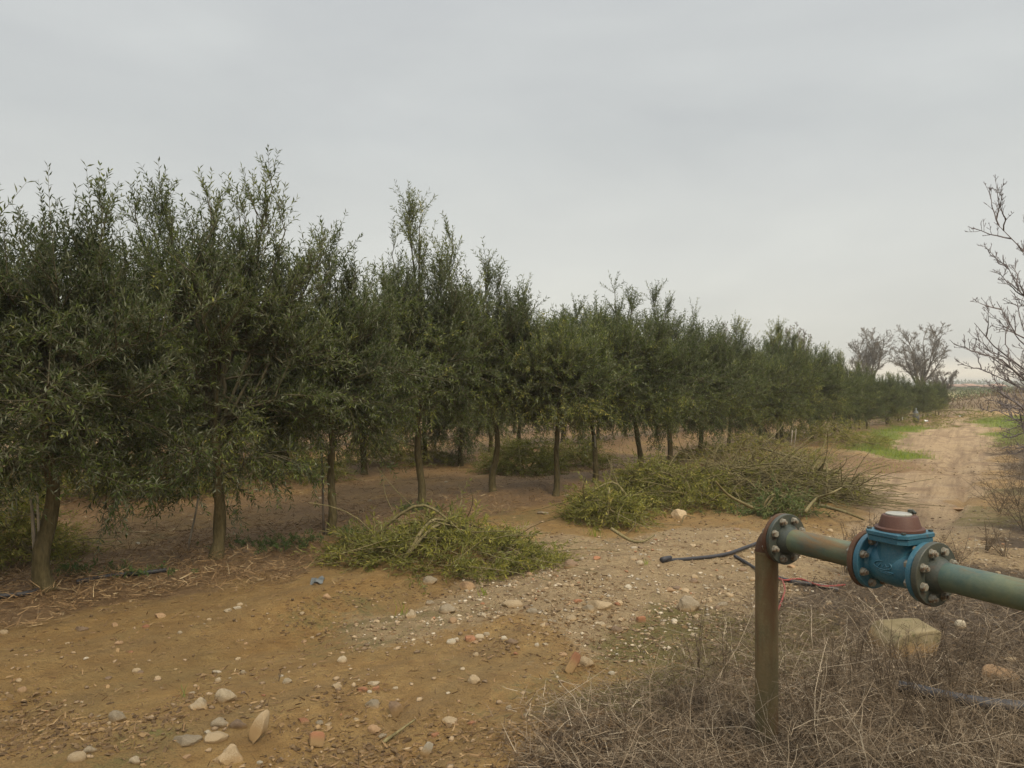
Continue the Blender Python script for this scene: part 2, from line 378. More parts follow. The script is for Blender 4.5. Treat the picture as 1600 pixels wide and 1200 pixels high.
M['litter_blue'] = plain('grey_blue_plastic', (.11, .12, .12), .6)

# painted metals of the pipe, with rust
def paint(name, base, base2, rust, lo, hi, sc=9, rough=.5, stretch=(1, 1, 1), dust=(.30, .25, .15), dustf=.25):
    m, t = new_mat(name); tc = t.n('ShaderNodeTexCoord'); mp = t.n('ShaderNodeMapping', ins={0: tc.outputs['Object'], 'Scale': stretch})
    n = t.noise(mp.outputs[0], sc, 7, .65, .5); n2 = t.noise(tc.outputs['Object'], sc * .7, 4, .6); n3 = t.noise(tc.outputs['Object'], sc * 14, 4, .6)
    c = t.mix(t.ramp(n2, [(.35, (0, 0, 0)), (.65, (1, 1, 1))]), base, base2)
    c = t.mix(t.math('MULTIPLY', t.ramp(n3, [(.4, (0, 0, 0)), (.7, (1, 1, 1))]), dustf), c, dust)
    rf = t.ramp(n, [(lo, (0, 0, 0)), (hi, (1, 1, 1))])
    rc = t.mix(n3, rust, tuple(x * .5 for x in rust))
    c = t.mix(rf, c, rc)
    r = t.math('ADD', rough, t.math('MULTIPLY', rf, .35), True)
    finish(t, c, r, t.math('ADD', n3, t.math('MULTIPLY', rf, .8)), .0015, .5, .4); return m
M['green_pipe'] = paint('worn_green_pipe', (.042, .082, .072), (.125, .14, .072), (.19, .12, .055), .50, .64, 7, .5, (.35, 1.4, 1.4), dustf=.10)
M['flange'] = paint('dark_flange', (.026, .040, .038), (.05, .052, .038), (.11, .055, .03), .55, .68, 12, .5, dustf=.10)
M['riser'] = paint('rusty_riser', (.09, .08, .036), (.15, .105, .045), (.15, .08, .036), .46, .66, 8, .75, (1.6, 1.6, .3), (.2, .15, .08), .4)
M['elbow'] = paint('rusty_elbow', (.085, .045, .027), (.065, .042, .026), (.12, .055, .03), .4, .6, 12, .8, dustf=.1)
M['meter_blue'] = paint('blue_meter_enamel', (.016, .090, .138), (.024, .112, .160), (.13, .08, .045), .62, .72, 12, .42, dustf=.16, dust=(.25, .27, .25))
M['meter_red'] = paint('brown_red_cover', (.062, .022, .015), (.085, .034, .021), (.13, .07, .04), .6, .8, 18, .6, dustf=.07)
M['zinc'] = paint('zinc_bolt', (.26, .25, .21), (.17, .16, .125), (.16, .09, .045), .50, .64, 60, .45)
M['lid'] = paint('pale_lid', (.26, .265, .24), (.34, .34, .30), (.35, .27, .2), .62, .72, 30, .35)
M['gasket'] = plain('gasket', (.12, .05, .04), .8)

# ------------------------------------------------------------------ ground sheet
def axis(lo, hi, step, out_lo, out_hi, g):
    a = list(np.arange(lo, hi, step)); s = step
    x = a[-1]
    while x < out_hi: s *= g; x += s; a.append(x)
    s = step; x = a[0]; b = []
    while x > out_lo: s *= g; x -= s; b.append(x)
    return np.array(b[::-1] + a)
gx = axis(-5.2, 6.0, .032, -1500, 1500, 1.045); gy = axis(2.2, 9.5, .032, -400, 1500, 1.032)
X, Y = np.meshgrid(gx, gy); X = X.reshape(-1); Y = Y.reshape(-1)
ok = (np.hypot(X, Y) < 120)
Z = np.zeros_like(X); Z[ok] = height(X[ok], Y[ok])
def masks(X, Y):
    w1 = fbm(X, Y, 1.1, 4, 60) * .9
    s = rowdist(X, Y); k = np.round(s / -3.95); sd = np.abs(s + 3.95 * k)
    litter = (1 - sstep(sd + w1 * .9, .55, 1.15)) * (s < 1.4)
    alley = sstep(-s + w1, .3, 1.2) * (.58 + .5 * vnoise(X * 1.3, Y * 1.3, 71))
    litter = np.maximum(litter, alley)
    litter = np.maximum(litter, sstep(np.hypot((X - 5.9), (Y - 15)) * -1 + w1, -3.2, -1.5) * .8)
    pale = sstep(poly_sd(X, Y, PALE) + w1 * 1.3, -.6, .5)
    path = sstep(poly_sd(X, Y, PATH) + w1 * .6, -.4, .4)
    moss = np.zeros_like(X)
    for q, am in zip(MOSS, (.85, .55, .85)): moss = np.maximum(moss, sstep(poly_sd(X, Y, q) + w1 * 1.0, -.45, .45) * am)
    moss = np.maximum(moss, sstep(vnoise(X * .8, Y * .8, 91) + w1 * .3, .27, .45) * .38 * (s < 4))
    brush = sstep(poly_sd(X, Y, BRUSH) + w1 * .7, -.3, .2)
    brush = np.maximum(brush, sstep(X - .62 * Y - np.maximum(Y - 17, 0) * .07 + w1 * 1.2, .0, .9) * (Y > 7.0) * (Y < 80) * .9)
    grass = np.zeros_like(X)
    for q in (GRASS1, GRASS2): grass = np.maximum(grass, sstep(poly_sd(X, Y, q) + w1 * .9, -.4, .5))
    farf = sstep(Y, 38, 44)
    grass = np.maximum(grass, farf * (.45 + vnoise(X * .05, Y * .05, 9) * .5)); litter = np.maximum(litter, farf * .3)
    path = path * (1 - farf); pale = pale * (1 - farf)
    return [np.clip(q, 0, 1) for q in (litter, pale, grass, moss, brush, path)]
ma = [np.zeros_like(X) for _ in range(6)]
sel = (np.hypot(X, Y) < 400)
for a, b in zip(ma, masks(X[sel], Y[sel])): a[sel] = b
ma[2][~sel] = .5
g = Geo(); nx, ny = len(gx), len(gy)
i = np.arange(ny - 1)[:, None] * nx + np.arange(nx - 1)[None, :]
g.add(np.stack([X, Y, Z], 1), np.stack([i, i + 1, i + nx + 1, i + nx], -1).reshape(-1, 4))
me = g.mesh('ground', M['soil'])
for nm_, tr in (('maskA', ma[:3]), ('maskB', (ma[3], ma[4], ma[5]))):
    ca = me.attributes.new(nm_, 'FLOAT_COLOR', 'POINT')
    ca.data.foreach_set('color', np.stack([*tr, np.ones_like(X)], 1).astype(np.float32).reshape(-1))
tag(mk('ground', me), kind='structure')
print('ground', len(X))

# far hills: a low broad ridge beyond the fields
g = Geo(); hx = np.linspace(-1500, 1500, 160); hy = np.linspace(600, 1400, 30)
HX, HY = np.meshgrid(hx, hy)
HZ = -1 + 6.5 * np.exp(-((HY - 1000) / 220) ** 2) * (.8 + .5 * vnoise(HX * .004, HY * .002, 4) + .25 * vnoise(HX * .03, HY * .01, 6))
i = np.arange(29)[:, None] * 160 + np.arange(159)[None, :]
g.add(np.stack([HX.ravel(), HY.ravel(), HZ.ravel()], 1), np.stack([i, i + 1, i + 161, i + 160], -1).reshape(-1, 4))
tag(g.obj('hills', M['hill']), kind='structure')

# ------------------------------------------------------------------ olive trees
def poly_curve(pts, n):
    pts = np.asarray(pts, float); t = np.linspace(0, len(pts) - 1, n); i = np.clip(t.astype(int), 0, len(pts) - 2); f = (t - i)[:, None]
    p0 = pts[np.maximum(i - 1, 0)]; p1 = pts[i]; p2 = pts[i + 1]; p3 = pts[np.minimum(i + 2, len(pts) - 1)]
    return .5 * ((2 * p1) + (p2 - p0) * f + (2 * p0 - 5 * p1 + 4 * p2 - p3) * f ** 2 + (3 * p1 - p0 - 3 * p2 + p3) * f ** 3)

def shoots_leaves(r, foli, stem, A, B, C, k, LL=.055, WW=.012, tone_mu=.4, stem_r=.0022, spread=.75):
    N = len(A)
    if N == 0: return
    tubes(stem, quadpts(A, B, C, 2), np.broadcast_to(np.array([stem_r, stem_r * .7, stem_r * .35]), (N, 3)), 3)
    t = (np.arange(k) + .7) / k; t = np.clip(t[None, :] + r.uniform(-.3, .3, (N, k)) / k, 0, 1)[..., None]
    p = A[:, None] + B[:, None] * t + C[:, None] * t * t
    T = unit(B[:, None] + 2 * C[:, None] * t)
    ref = rand_unit(r, N)[:, None, :]; u = unit(np.cross(T, ref)); v = np.cross(T, u)
    ang = (np.arange(k) * math.pi / 2)[None, :, None] + (r.uniform(0, 6.28, (N, 1, 1)))
    side = np.cos(ang) * u + np.sin(ang) * v
    out_p = []; out_d = []
    tt = np.broadcast_to(tone_mu + 1.1 * vnoise(A[:, 0] * 2.6 + A[:, 1] * 1.3, A[:, 2] * 3.1 + A[:, 1], 7)[:, None] * .55 + r.normal(0, .13, (N, 1)), (N, k))
    for sgn in (1, -1):
        dd = T * r.uniform(.55, 1.1, (N, k, 1)) + sgn * side * spread + r.normal(0, .22, (N, k, 3)) + np.array([0, 0, .10])
        out_p.append(p.reshape(-1, 3)); out_d.append(dd.reshape(-1, 3))
    p = np.concatenate(out_p); dd = np.concatenate(out_d); n = len(p)
    keep = r.random(n) < .88; p = p[keep]; dd = dd[keep]
    tn = np.concatenate([tt.ravel(), tt.ravel()])[keep] + r.normal(0, .13, keep.sum())
    nrm = unit(r.normal(0, .55, (len(p), 3)) + np.array([0, 0, 1.0]))
    leaves(foli, p, dd, nrm, LL * r.uniform(.65, 1.2, len(p)), WW * r.uniform(.75, 1.25, len(p)), np.clip(tn, 0, 1))

def olive(seed, Hc, z0, R, spires=(), trunk_r=.055, lean=(0, 0), nprim=34, dens=1.0, tone=.4, lowdroop=.30):
    """returns trunk, branches, crown meshes.  Hc: top of the closed crown, z0: its underside."""
    r = np.random.default_rng(seed)
    tr = Geo(); br = Geo(); fo = Geo()
    top = np.array([lean[0] * Hc, lean[1] * Hc, Hc * .86])
    tp = [np.array([0, 0, -.12])]
    for q in (.12, .35, .6, .8, 1):
        tp.append(top * q + np.array([r.normal(0, .034), r.normal(0, .034), 0]))
    tcv = poly_curve(tp, 22); rr = trunk_r * np.interp(np.linspace(0, 1, 22), [0, .06, .12, .5, 1], [2.0, 1.35, 1.0, .66, .16])
    ks = 10; tubes(tr, tcv[None], rr[None], ks)
    V = tr.v[0]; V += (np.array([[vnoise(a[0] * 30 + a[1] * 17, a[2] * 14, seed) for a in V]]).T * np.array([[1, 1, 0]]) * trunk_r * .35).astype(np.float32)
    def trunk_at(z):
        i = np.clip(np.searchsorted(tcv[:, 2], z), 0, len(tcv) - 1); return tcv[i]
    A = []; B = []; Cc = []; R0 = []
    for k in range(nprim):
        f = (k + .5) / nprim
        ze = z0 + .08 + (Hc - z0 - .05) * f ** .9 + r.normal(0, .06)
        az = k * 2.39996 + r.uniform(-.4, .4)
        prof = math.sin(math.pi * min(1, .12 + .70 * ((ze - z0) / max(.1, Hc - z0)))) ** .8
        rad = R * prof * r.uniform(.62, 1.05)
        end = np.array([math.cos(az) * rad, math.sin(az) * rad, ze]) + top * np.array([1, 1, 0]) * ((ze) / Hc)
        za = np.clip(ze - rad * r.uniform(-.1, .8) + .12, z0 * .85 + .08, Hc * .8)
        a = trunk_at(za); dlt = end - a; arch = np.array([0, 0, -.22 * rad * r.uniform(.3, 1.3)]) * (1 if ze < (z0 + Hc) * .55 else -.4)
        A.append(a); B.append(dlt - arch); Cc.append(arch); R0.append(.011 + .004 * r.random())
    # leader limbs that stand out above the crown
    SA = []; SB = []; SCc = []; sl_ = []
    for (sx, sy, sz) in spires:
        za = min(max(z0 + .25, sz - 1.9 * r.uniform(.8, 1)), Hc * .75); a = trunk_at(za); dlt = np.array([sx, sy, sz]) - a
        arch = np.array([-dlt[0] * .35, -dlt[1] * .35, .0]); A.append(a); B.append(dlt - arch * 1); Cc.append(arch); R0.append(.019)
        B[-1] = dlt * np.array([1.35, 1.35, 1.0]); Cc[-1] = dlt * np.array([-.35, -.35, 0.0])
    A = np.array(A); B = np.array(B); Cc = np.array(Cc); R0 = np.array(R0)
    isS = np.arange(len(A)) >= nprim
    n = 7; pts = quadpts(A, B, Cc, n); wob = r.normal(0, .018, pts.shape); wob[:, 0] = 0; wob[:, -1] = 0; pts = pts + wob
    tubes(br, pts, R0[:, None] * np.linspace(1, .22, n + 1)[None, :], 5)
    # secondaries
    m = 9; a2 = []; b2 = []; up2 = []
    for i_ in range(len(A)):
        mm = int(m * (1.45 if isS[i_] else 1))
        t = np.sort(r.uniform(.28 if not isS[i_] else .22, 1.0, mm)); t[-1] = .99
        p = A[i_] + B[i_] * t[:, None] + Cc[i_] * t[:, None] ** 2; T = unit(B[i_] + 2 * Cc[i_] * t[:, None])
        outw = rand_unit(r, mm); outw[:, 2] = np.abs(outw[:, 2]) * .4
        hz = (p[:, 2] - z0) / max(.2, Hc - z0)
        upv = (np.interp(hz, [.05, .75], [-.35, .5]) + r.normal(0, .25, mm))[:, None] * np.array([[0, 0, 1.]])
        if isS[i_]: upv = upv * 0 + np.array([[0, 0, .45]])
        dd = unit(T * .6 + outw * .75 + upv)
        ln = r.uniform(.22, .46, mm)[:, None]
        if isS[i_]: ln = ln * (1.45 - 1.05 * t[:, None]) * r.uniform(.5, 1.15, (mm, 1))
        a2.append(p); b2.append(dd * ln); up2.append(hz * 0 + 1.0 if isS[i_] else hz)
    A2 = np.concatenate(a2); B2 = np.concatenate(b2); hz2 = np.concatenate(up2); n2 = len(A2)
    C2 = np.stack([0 * hz2, 0 * hz2, np.interp(hz2, [.2, .8], [-.14 * lowdroop * 2, .05])], 1) * r.uniform(.3, 1, (n2, 1))
    tubes(br, quadpts(A2, B2, C2, 3), np.broadcast_to(np.array([.006, .0045, .003, .0018]), (n2, 4)), 3)
    # shoots
    ns = max(1, int(5 * dens + .5)); idx = np.repeat(np.arange(n2), ns); N = len(idx)
    t = r.uniform(.1, 1, (N, 1)); A3 = A2[idx] + B2[idx] * t + C2[idx] * t * t
    hz = hz2[idx][:, None]
    dd = unit(unit(B2[idx]) * .8 + rand_unit(r, N) * .85 + np.array([[0, 0, 1.0]]) * (np.interp(hz, [.1, .8], [-.45 * lowdroop * 2, .7]) + r.normal(0, .3, (N, 1))))
    ln = r.uniform(.12, .30, (N, 1)) * np.where(hz > .8, 1.15, 1)
    C3 = np.array([[0, 0, 1.]]) * np.interp(hz, [.3, .8], [-.14 * lowdroop * 2, .02]) * r.uniform(.2, 1.2, (N, 1))
    shoots_leaves(r, fo, br, A3, dd * ln, C3, 10, LL=.054, WW=.0122, tone_mu=tone)
    return tr.mesh('trunk', M['bark']), br.mesh('branches', M['twig']), fo.mesh('crown', M['leaf'], smooth=False)

def rel(px, py, Yt, base):   # crown point seen at a pixel, at the tree's own distance
    p = P(px, py, Yt); return (p[0] - base[0], r_.uniform(-.15, .15), p[2] - base[2] - .16)
r_ = np.random.default_rng(3)

def put_tree(meshes, loc, label, group, rz=0, sc=(1, 1, 1)):
    o = empty('olive_tree', loc, label, 'tree', group, rz); o.scale = sc
    for nme, me in zip(('trunk', 'branches', 'crown'), meshes): mk(nme, me, o)
    return o
GF = 'olive trees in the front row'
# base pixel, [spire pixels], crown top, underside, radius, trunk radius
front = [
 ((-340, 1000), [(6, 322), (-120, 420), (-250, 380)], 2.6, .6, 1.0, .07, (0, 0), 'olive tree at the far left edge, only a few leafy shoots reaching into view', .35),
 ((80, 918), [(66, 345), (18, 410), (140, 330), (168, 300), (100, 380), (-30, 410)], 2.45, .62, 1.1, .065, (-.03, 0), 'nearest full olive tree, thick leaning trunk with a split pale stake beside it', .30),
 ((333, 872), [(262, 285), (330, 292), (300, 340), (428, 262), (400, 300), (205, 305), (498, 350), (480, 400), (372, 310), (235, 330), (450, 330)], 2.6, .48, 1.02, .052, (.02, 0), 'tall spreading olive tree with the highest loose shoots of the row', .36),
 ((515, 835), [(520, 372), (500, 420), (548, 420), (560, 480)], 2.3, .8, .9, .046, (0, 0), 'olive tree with a low pointed top left of the tall narrow one', .40),
 ((657, 795), [(636, 297), (655, 330), (612, 375), (708, 358), (690, 400), (600, 420)], 2.5, .95, .92, .05, (-.01, 0), 'olive tree with one tall narrow spire standing alone against the sky', .42),
 ((770, 768), [(758, 405), (785, 430), (820, 452), (740, 455)], 2.45, .85, .92, .048, (0, 0), 'olive tree with a two pointed top right of the tall spire', .42),
 ((867, 770), [(842, 500), (870, 512)], 2.15, .85, .8, .044, (0, 0), 'shorter olive tree with a straight slim trunk in the dip of the skyline', .45),
 ((929, 753), [(900, 482), (925, 505)], 2.35, .70, .85, .044, (0, 0), 'olive tree tied to a thin stake with a pale tuft on its top', .45),
 ((992, 751), [(962, 445), (985, 462), (940, 490)], 2.5, .58, .95, .05, (-.045, 0), 'olive tree with a trunk leaning left and feathery upright shoots', .42),
 ((1046, 729), [(1022, 452), (1040, 470), (1060, 500)], 2.5, .52, .95, .05, (-.01, 0), 'olive tree whose top ends in one curved thin tip, behind the cut branches', .42),
 ((1094, 722), [(1083, 487), (1105, 530)], 2.4, .50, .95, .05, (-.03, 0), 'olive tree with a small narrow tuft on top, left of the broad group', .45),
]
tree_base = []
for i, (bp, sp, Hc, z0, R, trr, lean, lab, tone) in enumerate(front):
    b = G(*bp)
    spr = [rel(x, y, b[1], b) for (x, y) in sp]
    put_tree(olive(100 + i, Hc - .36 + (.12 if i in (2, 4) else 0), z0 + (.16 if i < 3 else .20), R * .90, spr, trr, lean, nprim=50 if i < 6 else 44, dens=1.08 if i < 6 else 1.0, tone=tone), b, lab, GF)
    tree_base.append(b)
# shared kinds for the trees farther off
protos = []
for k, (Hc, R, sp) in enumerate([(2.45, .95, [(.1, .1, 2.95), (-.35, .1, 2.8), (.4, -.1, 2.75), (.0, .3, 2.7), (-.15, -.3, 2.85)]), (2.3, .9, [(-.2, .1, 2.7), (.3, 0, 2.6), (.1, -.3, 2.55)]),
                                 (2.5, 1.0, [(0, 0, 3.0), (.35, .2, 2.85), (-.4, -.2, 2.8), (-.2, .3, 2.7)]), (2.2, .9, [(.15, -.1, 2.5), (-.3, 0, 2.45)])]):
    protos.append(olive(300 + k, Hc - .30, .55, R, [(a_ * 1.1, b_, c_ - .12) for a_, b_, c_ in sp], .05, (0, 0), nprim=44, dens=1.0, tone=.45))
print('trees built')
# the rest of the front row: real distance along the row from the last individual
def row_point(sdist, y):  # point of the row line offset by sdist (negative = behind) at depth y
    x = -3.4 + (y - 5.66) * RD[0] / RD[1] + sdist / RD[1]; return x
def hfac(y): return float(np.interp(y, [15, 17.5, 20.5, 23, 27, 36], [.93, .97, .92, .72, .64, .50]))
ORD = ['first', 'second', 'third', 'fourth', 'fifth', 'sixth', 'seventh', 'eighth', 'ninth', 'tenth', 'eleventh', 'twelfth', 'thirteenth', 'fourteenth', 'fifteenth', 'sixteenth', 'seventeenth', 'eighteenth', 'nineteenth', 'twentieth', 'last']
yy = 16.0; k = 0
far_front = []
tops = {0: 1.02, 1: 1.05, 2: 1.1, 3: 1.08, 4: 1.0, 5: 1.02, 6: .98}
labs = ['olive tree standing behind the heap of cut branches, first of the broad bushy group', 'olive tree with the tallest top of the broad bushy group behind the cut branches',
        'olive tree right of the twin pale stakes, its trunk dark', 'olive tree at the right end of the broad bushy group, above the yellow leaf heap']
while yy < 36.5:
    x = row_point(r_.normal(0, .10), yy)
    zc = H1(x, yy); s = hfac(yy) * r_.uniform(.96, 1.04)
    lab = labs[k] if k < 4 else 'small distant olive tree of the front row, %s one right of the broad bushy group' % ORD[min(k - 4, 20)]
    put_tree(protos[(k * 3 + (k // 3)) % 4], (x, yy, zc), lab, GF if k < 4 else 'olive trees at the distant end of the front row', r_.uniform(0, 6.28), (s, s, s))
    far_front.append((x, yy)); yy += 1.12 + r_.uniform(-.12, .12); k += 1
# rows behind
named = {(195, 778): 'olive tree of the second row seen between the two nearest trunks', (570, 740): 'olive tree of the second row seen right of the third trunk',
         (721, 728): 'olive tree of the second row with a dark trunk left of the green heap'}
taken = []
for (bp, lab), Hh in zip(named.items(), (1.12, 1.0, 1.0)):
    b = G(*bp); taken.append(b)
    put_tree(protos[len(taken) % 4], b, lab, 'olive trees in the second row', r_.uniform(0, 6.28), (Hh, Hh, Hh))
fpx = sorted([800 + F * q[0] / q[1] for q in tree_base[1:]] + [800 + F * q[0] / q[1] for q in far_front]); fpx = fpx[:20]; usedlab = set()
for rowi, (off, ylo, yhi, step) in enumerate([(-3.95, 8.3, 34, 1.25), (-7.9, 10.5, 34, 1.3), (-11.85, 14, 34, 1.4)]):
    yy = ylo
    while yy < yhi:
        x = row_point(off, yy) + r_.normal(0, .08)
        if abs(x / yy) < .80 and not any(np.hypot(x - q[0], yy - q[1]) < 1.0 for q in taken):
            s = r_.uniform(.92, 1.08) * min(1, hfac(yy) + .02); z_ = H1(x, yy)
            px_ = 800 + F * x / yy; kk = int(np.searchsorted(fpx, px_)); wh = 'left of the %s front trunk' % ORD[0] if kk == 0 else ('between the %s and %s front trunks' % (ORD[kk - 1], ORD[kk]) if kk < len(fpx) else 'at the far end')
            lab = '%s row olive tree %s' % (['second', 'third', 'fourth'][rowi], wh)
            if lab in usedlab: lab += (', right hand one' if lab + ', right hand one' not in usedlab else ', farthest back')
            usedlab.add(lab)
            put_tree(protos[random.randrange(4)], (x, yy, z_), lab, ['olive trees in the second row behind', 'olive trees in the third row', 'olive trees in the fourth row'][rowi], r_.uniform(0, 6.28), (s, s, s))
        yy += step * r_.uniform(.92, 1.08)

# stakes beside trunks
def stake(p0, p1, r, mat, label, cat='stake', group='stakes tied to the olive trees'):
    g = Geo(); p0 = np.array(p0, float); p1 = np.array(p1, float)
    d = p1 - p0; pts = np.stack([p0 - d * .08, p0 + d * .3, p0 + d * .65 + np.array([.006, 0, 0]), p1])
    tubes(g, pts[None], np.array([[r, r * .97, r * .95, r * .9]]), 6, cap=True)
    return tag(g.obj('stake', M[mat], loc=None), label, cat, group)
def stake_px(bp, tp, Yb, r, mat, label):
    b = G(*bp); t_ = P(tp[0], tp[1], b[1]); stake(b, t_, r, mat, label)
b = G(72, 917); 
# split pale board leaning on the first trunk
g = Geo()
for k, (dx, wdt) in enumerate(((-.012, .022), (.018, .014))):
    p0 = np.array([b[0] + dx, b[1] - .09, b[2] - .03]); p1 = p0 + np.array([-.055 + .01 * k, .03, .66 + .05 * k])
    q = np.array([[-wdt / 2, -.007, 0], [wdt / 2, -.007, 0], [wdt / 2, .007, 0], [-wdt / 2, .007, 0]])
    V = np.concatenate([p0 + q, (p0 + p1) / 2 + q * 1.05 + np.array([.004, 0, 0]), p1 + q * np.array([.7, 1, 1]) + q[:, :1] * np.array([[0, 0, -.8]])])
    g.add(V, [[0, 1, 5, 4], [1, 2, 6, 5], [2, 3, 7, 6], [3, 0, 4, 7], [4, 5, 9, 8], [5, 6, 10, 9], [6, 7, 11, 10], [7, 4, 8, 11], [8, 9, 10, 11]])
tag(g.obj('split_stake', M['stake'], smooth=False), 'split weathered wooden stake against the nearest trunk', 'stake', 'stakes tied to the olive trees')
stake_px((293, 862), (311, 770), 0, .009, 'stake', 'thin pale stake leaning beside the second trunk')
stake_px((506, 835), (502, 700), 0, .012, 'dark_stake', 'thin dark stake standing close left of the third trunk')
stake_px((932, 753), (929, 680), 0, .016, 'stake', 'pale stake upright against the trunk in the middle of the row')
stake_px((1234, 712), (1238, 672), 0, .010, 'stake', 'left one of two pale thin stakes behind the branch heap')
stake_px((1239, 711), (1244, 670), 0, .010, 'stake', 'right one of two pale thin stakes behind the branch heap')
stake_px((1299, 680), (1299, 655), 0, .016, 'stake', 'thin stake in the far part of the row left of the grass')

# ------------------------------------------------------------------ bare trees
def bare(r, targets, crotch, base, r0, levels, mat, twig_r=.004, bud=False, upness=.35, twl=.5):
    g = Geo()
    tp = poly_curve([base - np.array([0, 0, .15]), base * .6 + crotch * .4 + r.normal(0, .03, 3), crotch], 7)
    tubes(g, tp[None], (r0 * np.linspace(1.3, .85, 7))[None], 8)
    trunk = g; g = Geo()
    A = np.repeat(crotch[None], len(targets), 0) + r.normal(0, .02, (len(targets), 3)) ; E = np.array(targets, float)
    d = E - A; C = np.stack([d[:, 0] * -.25, d[:, 1] * -.25, np.abs(d[:, 2]) * .12], 1) + r.normal(0, .06, d.shape) * np.linalg.norm(d, axis=1, keepdims=True); B = d - C
    rad = np.full(len(A), r0 * .55)
    budp = []
    for li, (cnt, lf) in enumerate(levels + [(0, 0)]):
        n = 6 if li < 2 else 3
        pts = quadpts(A, B, C, n)
        ln = np.linalg.norm(B + C, axis=1)
        wb = r.normal(0, .022, pts.shape) * ln[:, None, None]; wb[:, 0] = 0; pts = pts + wb
        rt = np.linspace(1, .10 if li == 0 else .25, n + 1)[None, :] * rad[:, None]; rt = np.maximum(rt, twig_r)
        tubes(g, pts, rt, 5 if li < 1 else 3)
        if bud and li >= 1:
            nb = 4 if li == 1 else 3
            t = r.uniform(.15, 1, (len(A), nb, 1)); t[:, 0] = 1.0
            budp.append((A[:, None] + B[:, None] * t + C[:, None] * t * t).reshape(-1, 3))
        if cnt == 0: break
        idx = np.repeat(np.arange(len(A)), cnt); N = len(idx)
        ii = r.uniform(.22, 1, N) * n; i0 = np.clip(ii.astype(int), 0, n - 1); fr = (ii - i0)[:, None]
        A2 = pts[idx, i0] * (1 - fr) + pts[idx, i0 + 1] * fr
        T = unit(B[idx] + C[idx])
        dd = unit(T * .75 + rand_unit(r, N) * .8 + np.array([[0, 0, upness]]))
        L = ln[idx][:, None] * lf * r.uniform(.5, 1.1, (N, 1)) * (1.15 - .5 * (ii / n)[:, None])
        rad = np.maximum(rad[idx] * .45 * (1.1 - .4 * ii / n), twig_r)
        B = dd * L; C = r.normal(0, .10, (N, 3)) * L + np.array([[0, 0, .08]]) * L; B = B - C; A = A2
    if bud:
        p = np.concatenate(budp); s = .0032
        o = np.array([[1, 0, 0], [0, 1, 0], [-1, 0, 0], [0, -1, 0], [0, 0, 1.4], [0, 0, -1.4]]) * s
        V = p[:, None] + o[None] * r.uniform(.6, 1.3, (len(p), 1, 1))
        f = np.array([[0, 1, 4], [1, 2, 4], [2, 3, 4], [3, 0, 4], [1, 0, 5], [2, 1, 5], [3, 2, 5], [0, 3, 5]])
        g.add(V.reshape(-1, 3), (np.arange(len(p))[:, None, None] * 6 + f[None]).reshape(-1, 3))
    return trunk.mesh('trunk', M[mat]), g.mesh('branches', M[mat])

def put_bare(name, base, seed, targets, crotch, label, group, **kw):
    r = np.random.default_rng(seed); ms = bare(r, [np.array(t_) - base for t_ in targets], np.array(crotch) - base, np.zeros(3), **kw)
    o = empty(name, base, label, 'tree', group)
    for nme, me_ in zip(('trunk', 'branches'), ms): mk(nme, me_, o)
    return o
# near one on the right, trunk outside the picture
Yn = 7.2; base = np.array([6.55, 7.2, H1(6.55, 7.2)])
tg = [P(1562, 338, 6.9), P(1568, 408, 7.4), P(1545, 465, 7.0), P(1520, 512, 7.4), P(1512, 530, 6.8), P(1530, 572, 7.8), P(1550, 600, 6.6), P(1575, 500, 7.9),
      P(1558, 636, 7.2), P(1590, 585, 8.3), P(1575, 668, 6.9), P(1670, 350, 7.5), P(1780, 320, 7.2), P(1900, 300, 7.4), P(2050, 350, 7.2), P(2150, 450, 7.0), P(1800, 450, 5.9), P(1850, 430, 8.6), P(1605, 700, 7.4), P(2100, 560, 7.6)]
put_bare('bare_tree', base, 11, tg, (6.35, 7.2, .95), 'leafless tree with knobbly purplish grey twigs reaching in from the right edge', None,
         r0=.045, levels=[(15, .24), (7, .40), (3, .45)], mat='grey_twig', twig_r=.0018, bud=True, upness=.42)
def far_bare(px, base_y, Y, top, wid, seed, label, forks, group='distant leafless trees', lev=[(10, .45), (9, .45), (7, .5)], tw=.0075):
    x = (px - 800) * Y / F; base = np.array([x, Y, H1(x, Y) if Y < 100 else 0.0])
    r = np.random.default_rng(seed); tgs = []
    hh = EYE + (600 - top) * Y / F; ww = wid * Y / F / 2
    for k in range(forks):
        a = k / forks * 6.28 + r.uniform(-.3, .3); q = r.uniform(.35, 1)
        tgs.append(base + np.array([math.cos(a) * ww * q * .8, math.sin(a) * ww * q * .8, hh * (1.02 - .42 * q * q)]))
    put_bare('bare_tree', base, seed, tgs, base + np.array([0, 0, hh * .2]), label, group, r0=.022 * hh + .03, levels=lev, mat='far_twig', twig_r=tw, upness=.25)
far_bare(1362, 0, 62, 515, 70, 21, 'left one of two distant leafless trees above the end of the grove', 9)
far_bare(1438, 0, 58, 512, 112, 22, 'right and broader one of two distant leafless trees above the end of the grove', 11)
far_bare(1345, 0, 66, 555, 60, 23, 'low pale leafless bush left of the two distant bare trees', 8, tw=.007)
far_bare(1470, 0, 55, 578, 75, 24, 'low reddish leafless bush right under the broad bare tree', 9, tw=.007)
far_bare(1240, 0, 50, 522, 70, 25, 'pale leafless treetop showing behind the olive row', 8)
far_bare(1133, 0, 52, 520, 50, 26, 'grey leafless treetop just left of the broad olive group', 7)

